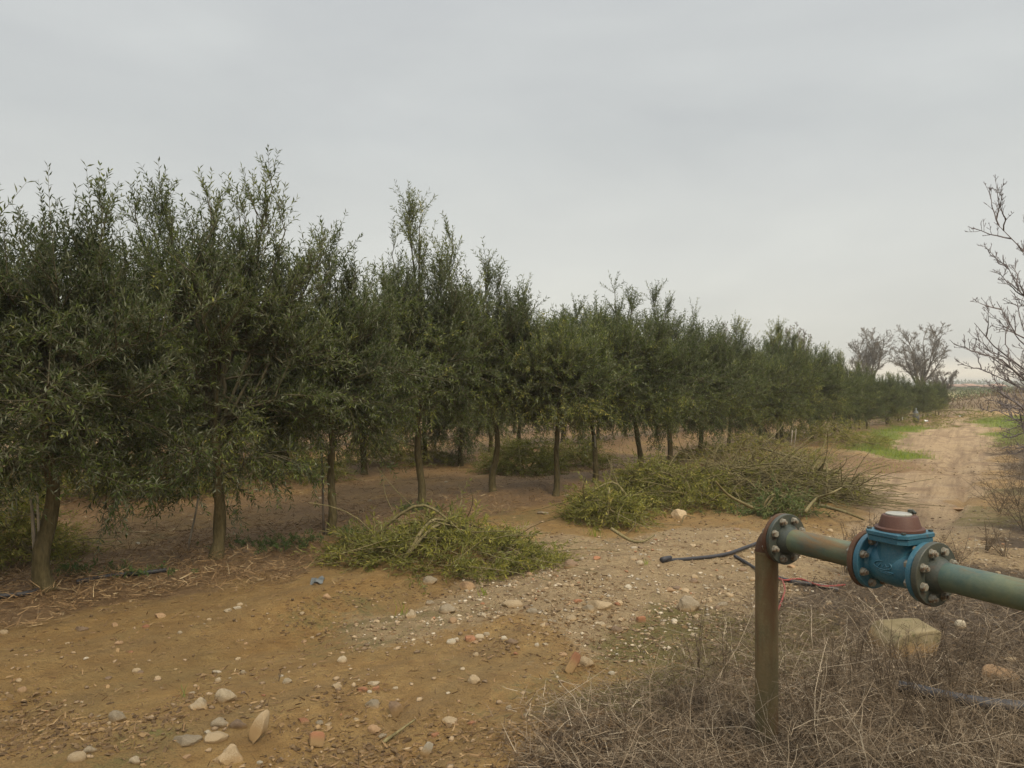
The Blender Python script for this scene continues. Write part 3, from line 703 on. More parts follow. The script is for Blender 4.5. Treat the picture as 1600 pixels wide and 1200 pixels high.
# ------------------------------------------------------------------ far fields, buildings, bank
def clumps(centers, sizes, r, per, lsz, geo):
    for c_, s in zip(centers, sizes):
        p = rand_unit(r, per) * (r.random((per, 1)) ** .33) * s + c_
        p[:, 2] = np.maximum(p[:, 2], .02)
        leaves(geo, p, rand_unit(r, per), unit(r.normal(0, .6, (per, 3)) + np.array([0, 0, 1.])), lsz * r.uniform(.6, 1.3, per), lsz * .5 * r.uniform(.7, 1.2, per), np.clip(r.normal(.45, .2, per), 0, 1))
r = np.random.default_rng(77); g = Geo()
cs = []; sz_ = []
for yy in np.arange(62, 190, 9.0):
    for xx in np.arange(-10, 150, 2.6 + yy * .02):
        if .35 < xx / yy < .80: cs.append([xx + r.normal(0, .5), yy + r.normal(0, .6), .45]); sz_.append([1.5, 1.4, .55])
clumps(np.array(cs), np.array(sz_), r, 170, .22, g)
tag(g.obj('distant_grove', M['leaf'], smooth=False), 'dark mass of olive groves beyond the end of the track', 'grove', kind='stuff')
print('grove', len(cs))
# tree line on the horizon
g = Geo(); cs = np.array([[x_, 420 + r.normal(0, 15), 1.2] for x_ in np.arange(120, 400, 5.0)]); clumps(cs, np.array([[5, 5, 2.2]] * len(cs)), r, 90, 1.6, g)
tag(g.obj('horizon_treeline', M['leaf'], smooth=False), 'thin dark line of trees on the horizon', 'tree line', kind='stuff')

def building(x, y, w_, d_, h_, rz, label, roofh=1.0, nwin=3, mat='wall'):
    o = empty('farm_building', (x, y, 0), label, 'building', 'low farm buildings on the horizon', rz)
    g = Geo(); V = np.array([[sx * w_ / 2, sy * d_ / 2, zz] for zz in (-.5, h_) for sx, sy in ((-1, -1), (1, -1), (1, 1), (-1, 1))])
    g.add(V, [[0, 1, 5, 4], [1, 2, 6, 5], [2, 3, 7, 6], [3, 0, 4, 7]])
    g.add(np.array([[-w_ / 2, -d_ / 2, h_], [-w_ / 2, d_ / 2, h_], [-w_ / 2, 0, h_ + roofh], [w_ / 2, -d_ / 2, h_], [w_ / 2, d_ / 2, h_], [w_ / 2, 0, h_ + roofh]]), [[1, 0, 2], [3, 4, 5]])
    g.obj('wall', M[mat], o, False)
    g = Geo(); e = .4
    V = np.array([[-w_ / 2 - e, -d_ / 2 - e, h_ - .1], [w_ / 2 + e, -d_ / 2 - e, h_ - .1], [w_ / 2 + e, 0, h_ + roofh + .05], [-w_ / 2 - e, 0, h_ + roofh + .05], [w_ / 2 + e, d_ / 2 + e, h_ - .1], [-w_ / 2 - e, d_ / 2 + e, h_ - .1]])
    V = np.concatenate([V, V + np.array([0, 0, .15])])
    g.add(V, [[6, 7, 8, 9], [9, 8, 10, 11], [0, 3, 2, 1], [3, 5, 4, 2], [0, 1, 7, 6], [4, 5, 11, 10], [1, 2, 8, 7], [2, 4, 10, 8], [0, 6, 9, 3], [3, 9, 11, 5]])
    g.obj('roof', M['roof'], o, False)
    for k in range(nwin):
        xx = -w_ / 2 + w_ * (k + .5) / nwin; g = Geo(); q = np.array([[-.6, 0, -.6], [.6, 0, -.6], [.6, 0, .6], [-.6, 0, .6]]); q0 = q + np.array([xx, -d_ / 2 - .06, h_ * .55])
        g.add(np.concatenate([q0, q0 + np.array([0, .1, 0])]), [[0, 1, 2, 3], [1, 0, 4, 5], [2, 1, 5, 6], [3, 2, 6, 7], [0, 3, 7, 4]])
        g.obj('window', M['glass'], o, False)
Yb = 190
for (px, w_, h_, lab) in ((1492, 9, 1.0, 'leftmost low red roofed farm building on the horizon'), (1512, 7, 1.15, 'second low farm building from the left on the horizon'),
                          (1535, 10, .9, 'long low pale farm building in the middle of the horizon group'), (1556, 7, 1.1, 'rightmost low pale farm building, behind the bare twigs')):
    building((px - 800) * Yb / F, Yb, w_ * .27, 4, h_ * .95, 0, lab, .28, 3)
# brown bank with dry scrub
g = Geo(); bx = np.linspace(20, 75, 110); by = np.linspace(37.5, 56, 50); BX, BY = np.meshgrid(bx, by)
prof = np.exp(-((BY - 46 - .06 * BX) / 4.2) ** 2) * sstep(BX, 23.5, 33)
BZ = -.12 + 1.15 * prof * (1 + .5 * fbm(BX, BY, .35, 4, 12)) + prof * .3 * fbm(BX, BY, 1.2, 3, 14)
i = np.arange(49)[:, None] * 110 + np.arange(109)[None, :]
g.add(np.stack([BX.ravel(), BY.ravel(), BZ.ravel()], 1), np.stack([i, i + 1, i + 111, i + 110], -1).reshape(-1, 4), np.clip(.45 + .5 * fbm(BX, BY, .8, 4, 3), 0, 1).ravel())
tag(g.obj('bank', M['bank']), kind='structure')
r = np.random.default_rng(5)
def blades(g, p, dirs, L, W, tone, bend=.3):
    """bent two-segment ribbons"""
    n = len(p); L = L[:, None]; W = W[:, None]; dirs = unit(dirs); s = unit(np.cross(dirs, rand_unit(r, n)))
    mid = p + dirs * L * .55; tip = p + dirs * L + r.normal(0, bend, (n, 3)) * L * .5
    V = np.stack([p - s * W / 2, p + s * W / 2, mid + s * W * .4, mid - s * W * .4, tip], 1)
    q = np.arange(n)[:, None] * 5
    k0 = g.n; g.add(V.reshape(-1, 3), q + np.array([[0, 1, 2, 3]]), np.repeat(tone, 5))
    g.f.append((q + np.array([[3, 2, 4]]) + k0).reshape(-1)); g.sz.append(np.full(n, 3, np.int32)); g.m.append(np.zeros(n, np.int32))
n = 9000; x = r.uniform(24, 70, n); y = r.uniform(39, 54, n); pr = np.exp(-((y - 46 - .06 * x) / 4.2) ** 2) * sstep(x, 23.5, 33)
zb = -.12 + 1.15 * pr; kp = pr > .1
g = Geo(); p = np.stack([x, y, zb], 1)[kp]; n = len(p); blades(g, p, rand_unit(r, n) * .8 + np.array([0, 0, 1.]), r.uniform(.25, .8, n), r.uniform(.02, .05, n), np.clip(r.normal(.5, .25, n), 0, 1))
tag(g.obj('bank_scrub', M['bank']), 'brown dry scrub covering the bank at the end of the track', 'scrub', kind='stuff')

# ------------------------------------------------------------------ cut branch heaps
def heap(name, px, rx, ry, h, nsh, ntw, label, seed, rz=0.0, leafy=1.0, limbs=3, leaf='cut_leaf', tone=.5, L=(.18, .42), group='heaps of cut olive branches'):
    r = np.random.default_rng(seed); b = G(*px); o = empty(name, b, label, 'branch heap', group, rz)
    fo = Geo(); tw = Geo()
    cz, sz = math.cos(rz), math.sin(rz)
    def pts(n, top=1.0):
        a = r.uniform(0, 6.283, n); q = r.random(n) ** .55
        x = np.cos(a) * q * rx; y = np.sin(a) * q * ry
        lump = .6 + .9 * (vnoise(x * 2.2 + seed, y * 2.2, seed) + .5)
        zz = h * np.maximum(0, 1 - q ** 2) ** .9 * r.random(n) ** .6 * lump * top
        gz = height(b[0] + x * cz - y * sz, b[1] + x * sz + y * cz) - b[2]
        return np.stack([x, y, zz + gz + .01], 1)
    n = int(nsh * leafy)
    if n:
        A = pts(n); d = rand_unit(r, n); d[:, 2] = np.abs(d[:, 2]) * .5 - .05; d[:, :2] += A[:, :2] / np.array([rx, ry]) * .5
        d = unit(d); ln = r.uniform(*L, (n, 1)); shoots_leaves(r, fo, tw, A, d * ln, np.array([[0, 0, -1.]]) * ln * r.uniform(.05, .35, (n, 1)), 10, LL=.062, WW=.0125, tone_mu=tone, stem_r=.003, spread=.6)
    if ntw:
        A = pts(ntw); d = rand_unit(r, ntw); d[:, 2] = d[:, 2] * .3 + .1; ln = r.uniform(.35, .95, (ntw, 1))
        B = unit(d) * ln; C = rand_unit(r, ntw) * ln * .45; C[:, 2] = -np.abs(C[:, 2]) * .8
        pp = quadpts(A, B - C * .5, C, 5); pp[..., 2] = np.maximum(pp[..., 2], .005)
        tubes(tw, pp, r.uniform(.003, .0085, (ntw, 1)) * np.linspace(1, .5, 6)[None, :], 3)
    for k in range(limbs):
        a = r.uniform(0, 6.28); st = np.array([math.cos(a) * rx * .8, math.sin(a) * ry * .8, .04]); en = -st * r.uniform(.2, .9) + np.array([0, 0, h * .9]); mid = (st + en) / 2 + r.normal(0, .08, 3) + np.array([0, 0, .12])
        tubes(tw, poly_curve([st, mid, en], 10)[None], np.linspace(.02, .006, 10)[None], 6, cap=True)
    mk('twigs', tw.mesh('twigs', M['cut_twig']), o)
    if n: mk('foliage', fo.mesh('foliage', M[leaf], False), o)
    return o
heap('branch_heap', (695, 862), .98, .62, .20, 560, 90, 'yellow green heap of leafy cut branches in the middle foreground', 41)
heap('branch_heap', (948, 812), .42, .42, .34, 300, 30, 'small leafy heap at the left end of the long brush pile', 42)
heap('branch_heap', (1045, 782), .80, .75, .42, 620, 120, 'leafy cut branches between the small heap and the big twig pile', 43)
o = heap('branch_heap', (1185, 772), 1.2, .85, .38, 380, 1400, 'big tangled pile of bare and leafy cut branches behind the meter', 44, leafy=.9, limbs=9, tone=.55)
heap('branch_heap', (1278, 776), .62, .6, .28, 90, 380, 'right end of the big pile with thick curved bare limbs', 45, limbs=5)
heap('branch_heap', (1170, 722), 1.5, .8, .35, 380, 120, 'strip of pale leafy cuttings behind the big pile under the trees', 46, tone=.65)
heap('branch_heap', (1300, 694), 1.3, 1.2, .5, 420, 60, 'yellowish leafy cuttings by the trees left of the bright grass', 47, tone=.7)
heap('branch_heap', (1215, 806), .28, .18, .22, 110, 10, 'small fresh green sprig at the foot of the big pile above the flange', 48, leaf='weed_leaf', tone=.7)
heap('branch_heap', (810, 740), .62, .6, .55, 480, 20, 'rounded green heap behind the front row between two trunks', 49, tone=.3)
heap('branch_heap', (898, 730), .62, .5, .48, 380, 20, 'low green heap behind the row just right of the rounded one', 50, tone=.3)
heap('branch_heap', (5, 872), .55, .45, .5, 420, 20, 'leafy heap at the left edge behind the nearest trunk', 51, tone=.75)
heap('branch_heap', (255, 768), .9, .6, .5, 420, 20, 'pale leafy cuttings behind the second row trunk at the left', 52, tone=.45)
heap('branch_heap', (110, 778), .9, .6, .55, 420, 20, 'leafy cuttings far back between the two nearest trunks', 53, tone=.35)
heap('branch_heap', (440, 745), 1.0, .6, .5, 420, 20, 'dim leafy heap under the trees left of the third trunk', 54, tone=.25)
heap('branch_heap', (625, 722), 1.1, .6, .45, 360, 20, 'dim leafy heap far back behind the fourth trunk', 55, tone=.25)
heap('branch_heap', (1400, 664), 2.2, 1.3, .5, 300, 60, 'low green brush along the far track edge by the distant trees', 56, tone=.55)
heap('branch_heap', (1480, 654), 2.6, 1.6, .5, 260, 100, 'low brown green brush at the far end of the track', 57, tone=.6)
# big single limbs lying over the pile
def limb(pxs, zs, r0, label, mat='cut_twig', name='cut_limb', cat='branch', group=None):
    pts = []
    for (px, py), zz in zip(pxs, zs):
        x, y = flat(px, py, zz); pts.append([x, y, zz + (H1(x, y) if zz < .1 else 0)])
    g = Geo(); tubes(g, poly_curve(pts, 16)[None], np.linspace(r0, r0 * .45, 16)[None], 7, cap=True)
    return tag(g.obj(name, M[mat]), label, cat, group)
limb([(1312, 738), (1280, 733), (1262, 722), (1215, 708), (1190, 700)], [.3, .36, .42, .48, .5], .032, 'thick bare limb with a cut end lying over the pile top')
limb([(1258, 800), (1275, 780), (1300, 770), (1315, 762)], [.1, .2, .3, .33], .02, 'curved bare limb rising at the right end of the pile')
limb([(1280, 790), (1320, 800), (1350, 805)], [.08, .1, .03], .022, 'bare limb on the ground pointing right from the pile')
limb([(1175, 793), (1140, 775), (1118, 752)], [.2, .38, .55], .018, 'dark bare limb sticking out of the middle of the pile')
limb([(955, 826), (985, 846), (1005, 850), (1023, 838)], [.12, .03, .02, .06], .017, 'bent bare limb on the stones right of the small leafy heap')
limb([(598, 1135), (620, 1120), (648, 1102)], [.01, .03, .05], .009, 'pale stick lying in the mud at the bottom middle')

# ------------------------------------------------------------------ hoses and cable
def hose(pxs, r0, name, label, cat, mat='rubber', z=.02, cap=True, lift=None):
    pts = []
    for k, (px, py) in enumerate(pxs):
        q = G(px, py); q[2] += z + (lift[k] if lift else 0); pts.append(q)
    n = 10 * len(pts); g = Geo(); cv = poly_curve(pts, n); tubes(g, cv[None], np.full((1, n), r0), 10, cap=cap)
    return tag(g.obj(name, M[mat]), label, cat)
hose([(120, 913), (150, 907), (185, 902), (217, 898), (260, 893)], .016, 'drip_hose', 'black drip hose lying right of the nearest trunk', 'hose')
hose([(-60, 940), (-10, 935), (35, 930), (60, 924)], .016, 'drip_hose', 'black drip hose coming in from the left edge', 'hose')
hose([(1034, 876), (1080, 876), (1130, 870), (1165, 862), (1200, 852)], .0155, 'black_hose', 'black hose with a capped end lying on the stones left of the riser', 'hose', lift=[-.005, -.008, .0, .006, .01])
g = Geo(); q = G(1034, 876) + np.array([0, 0, .022]); q2 = G(1048, 876) + np.array([0, 0, .024]); tubes(g, np.stack([q, (q + q2) / 2, q2])[None], np.array([[.024, .022, .017]]), 10, cap=True)
tag(g.obj('hose_cap', M['rubber']), 'thick black cap on the end of the hose left of the riser', 'cap')
hose([(1148, 872), (1165, 882), (1190, 897), (1235, 912), (1275, 918), (1310, 926)], .014, 'black_hose', 'thinner black hose crossing behind the riser', 'hose')
hose([(1195, 896), (1222, 912), (1250, 911), (1285, 922), (1320, 920)], .007, 'red_cable', 'thin red cable tangled beside the black hose behind the riser', 'cable', 'red_cable', .03)
hose([(1222, 912), (1226, 930), (1214, 965)], .006, 'red_cable', 'short loose end of red cable next to the riser', 'cable', 'red_cable', .03)
hose([(1405, 1085), (1460, 1098), (1530, 1112), (1620, 1120), (1720, 1118)], .03, 'black_pipe', 'thick dark hose half buried in the dry brush at the lower right', 'hose', z=.04)

# ------------------------------------------------------------------ flanged pipe with water meter
AX = .87
gz = H1(1.07, 3.2)
pipe = empty('water_pipe', (1.117, 3.11, 0), 'green rusty water pipe on a brown riser with a blue flanged meter', 'pipe', None, math.atan2(-.894, .447))
def ring_solid(x0, x1, prof, seg=48):
    pass
def lathe_x(g, prof, seg=40, cz=AX, tone=None, y0=0.0):
    """prof: list of (x, radius) closed around the X axis"""
    th = np.arange(seg) * 2 * math.pi / seg; k = len(prof)
    V = np.array([[[x, y0 + rr * math.cos(a), cz + rr * math.sin(a)] for a in th] for x, rr in prof]).reshape(-1, 3)
    Q = [[i * seg + j, i * seg + (j + 1) % seg, (i + 1) * seg + (j + 1) % seg, (i + 1) * seg + j] for i in range(k - 1) for j in range(seg)]
    g.add(V, Q)
def lathe_z(g, prof, cx, cy=0.0, seg=40, z0=0.0):
    th = np.arange(seg) * 2 * math.pi / seg; k = len(prof)
    V = np.array([[[cx + rr * math.cos(a), cy + rr * math.sin(a), z0 + zz] for a in th] for zz, rr in prof]).reshape(-1, 3)
    Q = [[i * seg + j, i * seg + (j + 1) % seg, (i + 1) * seg + (j + 1) % seg, (i + 1) * seg + j] for i in range(k - 1) for j in range(seg)]
    g.add(V, Q)
def sharp(o, ang=35):
    me = o.data
    try: me.set_sharp_from_angle(angle=math.radians(ang))
    except Exception: pass
    return o
PR = .0465
def fprof(x0, x1, R): e = .0022; return [(x0, .02), (x0, R - e), (x0 + e, R), (x1 - e, R), (x1, R - e), (x1, .02)]
# riser and elbow
g = Geo(); lathe_z(g, [(-.25, PR), (.2, PR * 1.01), (.5, PR), (AX - .080, PR), (AX - .078, PR + .003), (AX - .068, PR + .003)], -.115); sharp(g.obj('riser', M['riser'], pipe))
g = Geo(); a = np.linspace(0, math.pi / 2, 12); Re = .075
pts = np.stack([-.115 + Re - Re * np.cos(a), 0 * a, AX - Re + Re * np.sin(a)], 1); tubes(g, pts[None], np.full((1, 12), PR + .001), 28); g.obj('elbow', M['elbow'], pipe)
def flange(x0, x1, R, mat, neck=0):
    g = Geo(); lathe_x(g, fprof(x0, x1, R), 56)
    if neck > 0: lathe_x(g, [(x1 - .001, .062), (x1 + .006, .0615), (x1 + neck, PR + .002), (x1 + neck + .004, PR)], 40)
    if neck < 0: lathe_x(g, [(x0 + neck - .004, PR), (x0 + neck, PR + .002), (x0 - .006, .0615), (x0 + .001, .062)], 40)
    return sharp(g.obj('flange', M[mat], pipe))
flange(-.040, -.0215, .1015, 'elbow'); flange(-.0185, 0, .102, 'flange', .03)
g = Geo(); lathe_x(g, fprof(-.0215, -.0185, .094), 40); g.obj('gasket', M['gasket'], pipe)
g = Geo(); lathe_x(g, [(.03, PR), (.2, PR), (.37, PR)], 40); g.obj('horizontal_pipe', M['green_pipe'], pipe)
tag(flange(.368, .3885, .1025, 'elbow', -.025), 'rusty flange behind the blue meter flange')
g = Geo(); lathe_x(g, fprof(.3885, .3915, .094), 40); g.obj('gasket', M['gasket'], pipe)
X2 = .3915; X3 = .617
# meter body: barrel, two flanges, neck
g = Geo()
lathe_x(g, fprof(X2, X2 + .021, .1), 56); lathe_x(g, fprof(X3 - .021, X3, .1), 56)
lathe_x(g, [(X2 + .018, .066), (X2 + .034, .060), (X2 + .06, .068), (X2 + .112, .072), (X3 - .06, .068), (X3 - .034, .060), (X3 - .018, .066)], 48)
MC = (X2 + X3) / 2
lathe_z(g, [(0, .072), (.06, .070), (.078, .069), (.09, .074)], MC, 0, 48, AX)
meter = sharp(g.obj('water_meter', M['meter_blue'], pipe)); meter['label'] = 'blue enamelled meter body'
def chamf(hx, hy, c): return np.array([[hx, -hy + c], [hx, hy - c], [hx - c, hy], [-hx + c, hy], [-hx, hy - c], [-hx, -hy + c], [-hx + c, -hy], [hx - c, -hy]])
def plate(g, hx, hy, c, zs, ins):
    k = 8; V = []
    for zz, s_ in zip(zs, ins):
        p = chamf(hx - s_, hy - s_, c); V += [[MC + a, b_, AX + zz] for a, b_ in p]
    Q = [[i * k + j, i * k + (j + 1) % k, (i + 1) * k + (j + 1) % k, (i + 1) * k + j] for i in range(len(zs) - 1) for j in range(k)]
    g.add(np.array(V), Q); n0 = g.n - len(V); g.f.append(np.arange(k) + n0 + (len(zs) - 1) * k); g.sz.append(np.array([k], np.int32)); g.m.append(np.array([0], np.int32))
    g.f.append(np.arange(k)[::-1] + n0); g.sz.append(np.array([k], np.int32)); g.m.append(np.array([0], np.int32))
g = Geo(); plate(g, .080, .088, .024, [.088, .090, .106, .108], [.004, .001, .001, .003])
g.obj('cover_plate', M['meter_blue'], meter, False)
g = Geo(); plate(g, .083, .091, .024, [.1085, .111, .122, .125], [.003, 0, 0, .004]); g.obj('cover_plate', M['meter_blue'], meter, False)
for sx, sy in ((.066, .070), (-.066, .070), (.066, -.070), (-.066, -.070)):
    g = Geo(); lathe_z(g, [(.1255, .0085), (.131, .0085), (.1315, .007), (.1315, 0)], MC + sx, sy, 6, AX); g.obj('cover_bolt', M['flange'], meter, False)
g = Geo(); lathe_z(g, [(.1255, .080), (.134, .080), (.1365, .077), (.1375, .069), (.142, .067), (.172, .058), (.176, .055), (.177, .050), (.177, 0)], MC, 0, 44, AX); sharp(g.obj('register_cover', M['meter_red'], meter))
g = Geo(); lathe_z(g, [(.1775, .042), (.1815, .042), (.183, .039), (.183, 0)], MC - .004, 0, 36, AX); sharp(g.obj('lid', M['lid'], meter))
g = Geo(); tubes(g, np.array([[[MC + .0, .045, AX + .180], [MC + .012, .050, AX + .190], [MC + .026, .047, AX + .182]]]), np.array([[.005, .005, .005]]), 8, cap=True)
lathe_z(g, [(.177, .010), (.192, .010), (.193, .007), (.193, 0)], MC + .006, .050, 12, AX); sharp(g.obj('hinge', M['flange'], meter))
# raised casting marks on the barrel side that faces the camera
g = Geo()
def on_barrel(u, vv, lift=.0715):   # u along X, vv angle round the barrel measured from -Y down
    return [MC + u, -lift * math.cos(vv), AX + lift * math.sin(vv)]
ov = [on_barrel(.034 * math.cos(a) - .012, .10 + .20 * math.sin(a)) for a in np.linspace(0, 2 * math.pi, 25)]
tubes(g, np.array([ov]), np.full((1, 25), .0024), 5)
for (u0, a0, u1, a1) in ((-.03, -.02, -.018, .20), (-.018, .20, -.012, -.02), (-.012, -.02, -.004, .18), (-.004, .18, .006, .0), (-.03, -.18, .03, -.18), (-.022, -.26, .022, -.26), (.0, .05, .014, .12)):
    tubes(g, np.array([[on_barrel(u0 + (u1 - u0) * t_, a0 + (a1 - a0) * t_) for t_ in (0, .5, 1)]]), np.full((1, 3), .0026), 5)
g.obj('casting_mark', M['meter_blue'], meter)
# pipe after the meter
g = Geo(); lathe_x(g, fprof(X3, X3 + .003, .094), 40); g.obj('gasket', M['gasket'], pipe)
flange(X3 + .003, X3 + .025, .1055, 'flange', .03)
g = Geo(); lathe_x(g, [(X3 + .055, PR), (1.0, PR), (1.60, PR)], 40); o_ = g.obj('horizontal_pipe', M['green_pipe'], pipe)
g = Geo(); pts = np.stack([1.60 + .11 * np.sin(a), 0 * a, AX - .11 + .11 * np.cos(a)], 1); tubes(g, pts[None], np.full((1, 12), PR + .001), 28); g.obj('elbow', M['elbow'], pipe)
g = Geo(); lathe_z(g, [(-.25, PR), (AX - .11, PR)], 1.71); g.obj('riser', M['riser'], pipe)
# bolts: one mesh shape for nut side, one for head side
def hexprism(g, x0, x1, R, rot=0.0, ch=.0015):
    for seg, prof in ((6, [(x0, 0), (x0, R), (x1 - ch, R), (x1, R - ch), (x1, 0)]),):
        th = np.arange(seg) * math.pi / 3 + rot
        V = np.array([[[x, rr * math.cos(q), rr * math.sin(q)] for q in th] for x, rr in prof]).reshape(-1, 3)
        g.add(V, [[i * 6 + j, i * 6 + (j + 1) % 6, (i + 1) * 6 + (j + 1) % 6, (i + 1) * 6 + j] for i in range(len(prof) - 1) for j in range(6)])
def cyl(g, x0, x1, R, seg=14):
    th = np.arange(seg) * 2 * math.pi / seg; prof = [(x0, 0), (x0, R), (x1, R), (x1, 0)]
    V = np.array([[[x, rr * math.cos(q), rr * math.sin(q)] for q in th] for x, rr in prof]).reshape(-1, 3)
    g.add(V, [[i * seg + j, i * seg + (j + 1) % seg, (i + 1) * seg + (j + 1) % seg, (i + 1) * seg + j] for i in range(3) for j in range(seg)])
def bolt_mesh(th_, nutfront):
    g = Geo(); cyl(g, -th_ - .014, .003, .0075)
    cyl(g, .0005, .003, .0150, 18); cyl(g, -th_ - .003, -th_ - .0005, .0150, 18)
    hexprism(g, .003, .014, .0135, .3); hexprism(g, -th_ - .014, -th_ - .003, .0135, .1)
    if nutfront: cyl(g, .012, .022, .0075)
    return g.mesh('bolt', M['zinc'], False)
bm = {}
for (xf, th_) in ((0.0, .040), (X2 + .021, .044), (X3 + .025, .046)):
    for k in range(8):
        nf = (k * 5 + int(xf * 100)) % 3 != 0
        key = (round(th_, 3), nf)
        if key not in bm: bm[key] = bolt_mesh(th_, nf)
        an = math.radians(22.5 + 45 * k)
        ob = mk('bolt', bm[key], pipe, (xf, .080 * math.cos(an), AX + .080 * math.sin(an)), (random.uniform(0, 1), 0, 0))

# ------------------------------------------------------------------ stones
def ico(sub):
    import bmesh
    b_ = bmesh.new(); bmesh.ops.create_icosphere(b_, subdivisions=sub, radius=1)
    v_ = np.array([q.co[:] for q in b_.verts]); f_ = np.array([[q.index for q in ff.verts] for ff in b_.faces]); b_.free(); return v_, f_
IV3, IF3 = ico(4); IV2, IF2 = ico(3); IV1, IF1 = ico(1)
def stone_shape(seed, V, planes=7, rough=.07, cut=.62, rounded=False):
    r = np.random.default_rng(seed); v_ = V.copy()
    if not rounded:
        for k in range(planes):   # chip flat faces
            nrm = unit(r.normal(size=3)); dd = r.uniform(cut, .92); over = v_ @ nrm - dd
            v_ = v_ - np.maximum(over, 0)[:, None] * nrm[None] * .93
    for sc_, am in ((1.3, rough * 2.2), (3.1, rough), (7.5, rough * .5)):
        off = r.uniform(0, 50, 3)
        nn = np.array([mnoise.noise(Vector(q * sc_ + off)) for q in v_]); v_ = v_ * (1 + nn[:, None] * am)
    return v_ / np.abs(v_).max(0)
shapes = {}
def shape_mesh(kind, idx, mat):
    key = (kind, idx, mat)
    if key not in shapes:
        g = Geo()
        V_, F_ = (IV3, IF3) if kind in ('big', 'shard') else (IV2, IF2)
        if kind == 'big': v_ = stone_shape(900 + idx, V_, 13, .09, .5)
        elif kind == 'shard': v_ = stone_shape(950 + idx, V_, 12, .05, .4)
        elif kind == 'round': v_ = stone_shape(970 + idx, V_, 4, .06, .75)
        elif kind == 'brick':
            v_ = np.sign(V_) * np.abs(V_) ** .35; v_ = v_ / np.abs(v_).max(0); v_ = stone_shape(990 + idx, v_ * .9, 3, .05, .75)
        else: v_ = stone_shape(930 + idx, V_, 10, .07, .5)
        g.add(v_, F_); me_ = g.mesh('stone', M[mat]); 
        try: me_.set_sharp_from_angle(angle=math.radians(38))
        except Exception: pass
        shapes[key] = me_
    return shapes[key]
taken_st = []
LMK = [('nearest trunk', 80, 918), ('second trunk', 333, 872), ('third trunk', 515, 835), ('fourth trunk', 657, 795), ('fifth trunk', 770, 768), ('leafy heap', 690, 890), ('tan slab', 357, 1180), ('split tan shard', 405, 1134),
       ('knobbly pale stone', 350, 1089), ('lone tan pebble', 212, 1048), ('grey stone by the mud ridge', 180, 1122), ('round pale yellow stone', 534, 1031), ('short row of pebbles', 735, 998), ('orange tile piece', 896, 1034),
       ('long yellowish stone', 801, 944), ('pale grey block', 643, 960), ('wide flat grey stone', 702, 952), ('dark brown lump', 893, 881), ('large pale rough rock', 937, 944), ('grey boulder', 1080, 944), ('orange brick piece', 1002, 968),
       ('hose cap', 1034, 876), ('riser foot', 1200, 1150), ('tan boulder', 1062, 804), ('bent bare limb', 985, 846), ('pair of brick chips', 577, 1078), ('rough grey lump', 581, 1102), ('pale pointed wedge', 667, 1168), ('round ball stone', 845, 1175),
       ('dull red brick piece', 495, 1154), ('first round flange', 1231, 843), ('middle of the black hose', 1130, 870), ('foot of the small leafy heap', 948, 835), ('long flat pale shard', 704, 1129)]
CNM = {'st_tan': 'tan', 'st_pale': 'pale', 'st_grey': 'grey', 'st_brown': 'brown', 'st_orange': 'orange brown', 'brick': 'brick red', 'st_white': 'whitish'}
usedst = {}
def pebble_label(px, py, w_, mat, kind):
    nm, lx, ly = min(LMK, key=lambda q: math.hypot(px - q[1], (py - q[2]) * 1.5)); dx, dy = px - lx, (py - ly) * 1.5
    dd = math.hypot(dx, dy); near = 'close ' if dd < 40 else ('' if dd < 90 else 'well ')
    hor = 'right of' if dx > 0 else 'left of'; ver = 'below' if dy > 0 else 'above'
    dr = hor if abs(dx) > 2 * abs(dy) else (ver if abs(dy) > 2 * abs(dx) else ver + ' and ' + hor)
    return '%s %s %s %s%s %s' % ('tiny' if w_ < 7 else 'small', CNM[mat], 'rounded pebble' if kind == 'round' else 'chipped stone', near, dr, nm)
def stone(px, py, wpx, hpx, mat, label, kind='peb', idx=None, rz=None, tilt=(0, 0), group=None, name='stone', cat='stone', deep=None, sink=.46):
    b = G(px, py + hpx * .3); Yd = b[1]; wd = wpx * Yd / F / 2; hh = hpx * Yd / F / 2
    idx = random.randrange(5) if idx is None else idx
    dp = wd * (deep or random.uniform(.65, .95)); sx, sy, sz = wd, dp, min(hh * 1.25, wd * 1.3)
    o = mk(name, shape_mesh(kind, idx, mat), None, (b[0], b[1] + dp * .5, b[2] + sz * (1 - 2 * sink) * .9), (tilt[0], tilt[1], rz if rz is not None else random.uniform(-.5, .5)), (sx, sy, sz))
    tag(o, label, cat, group); taken_st.append((b[0], b[1], max(wd, .02))); return o
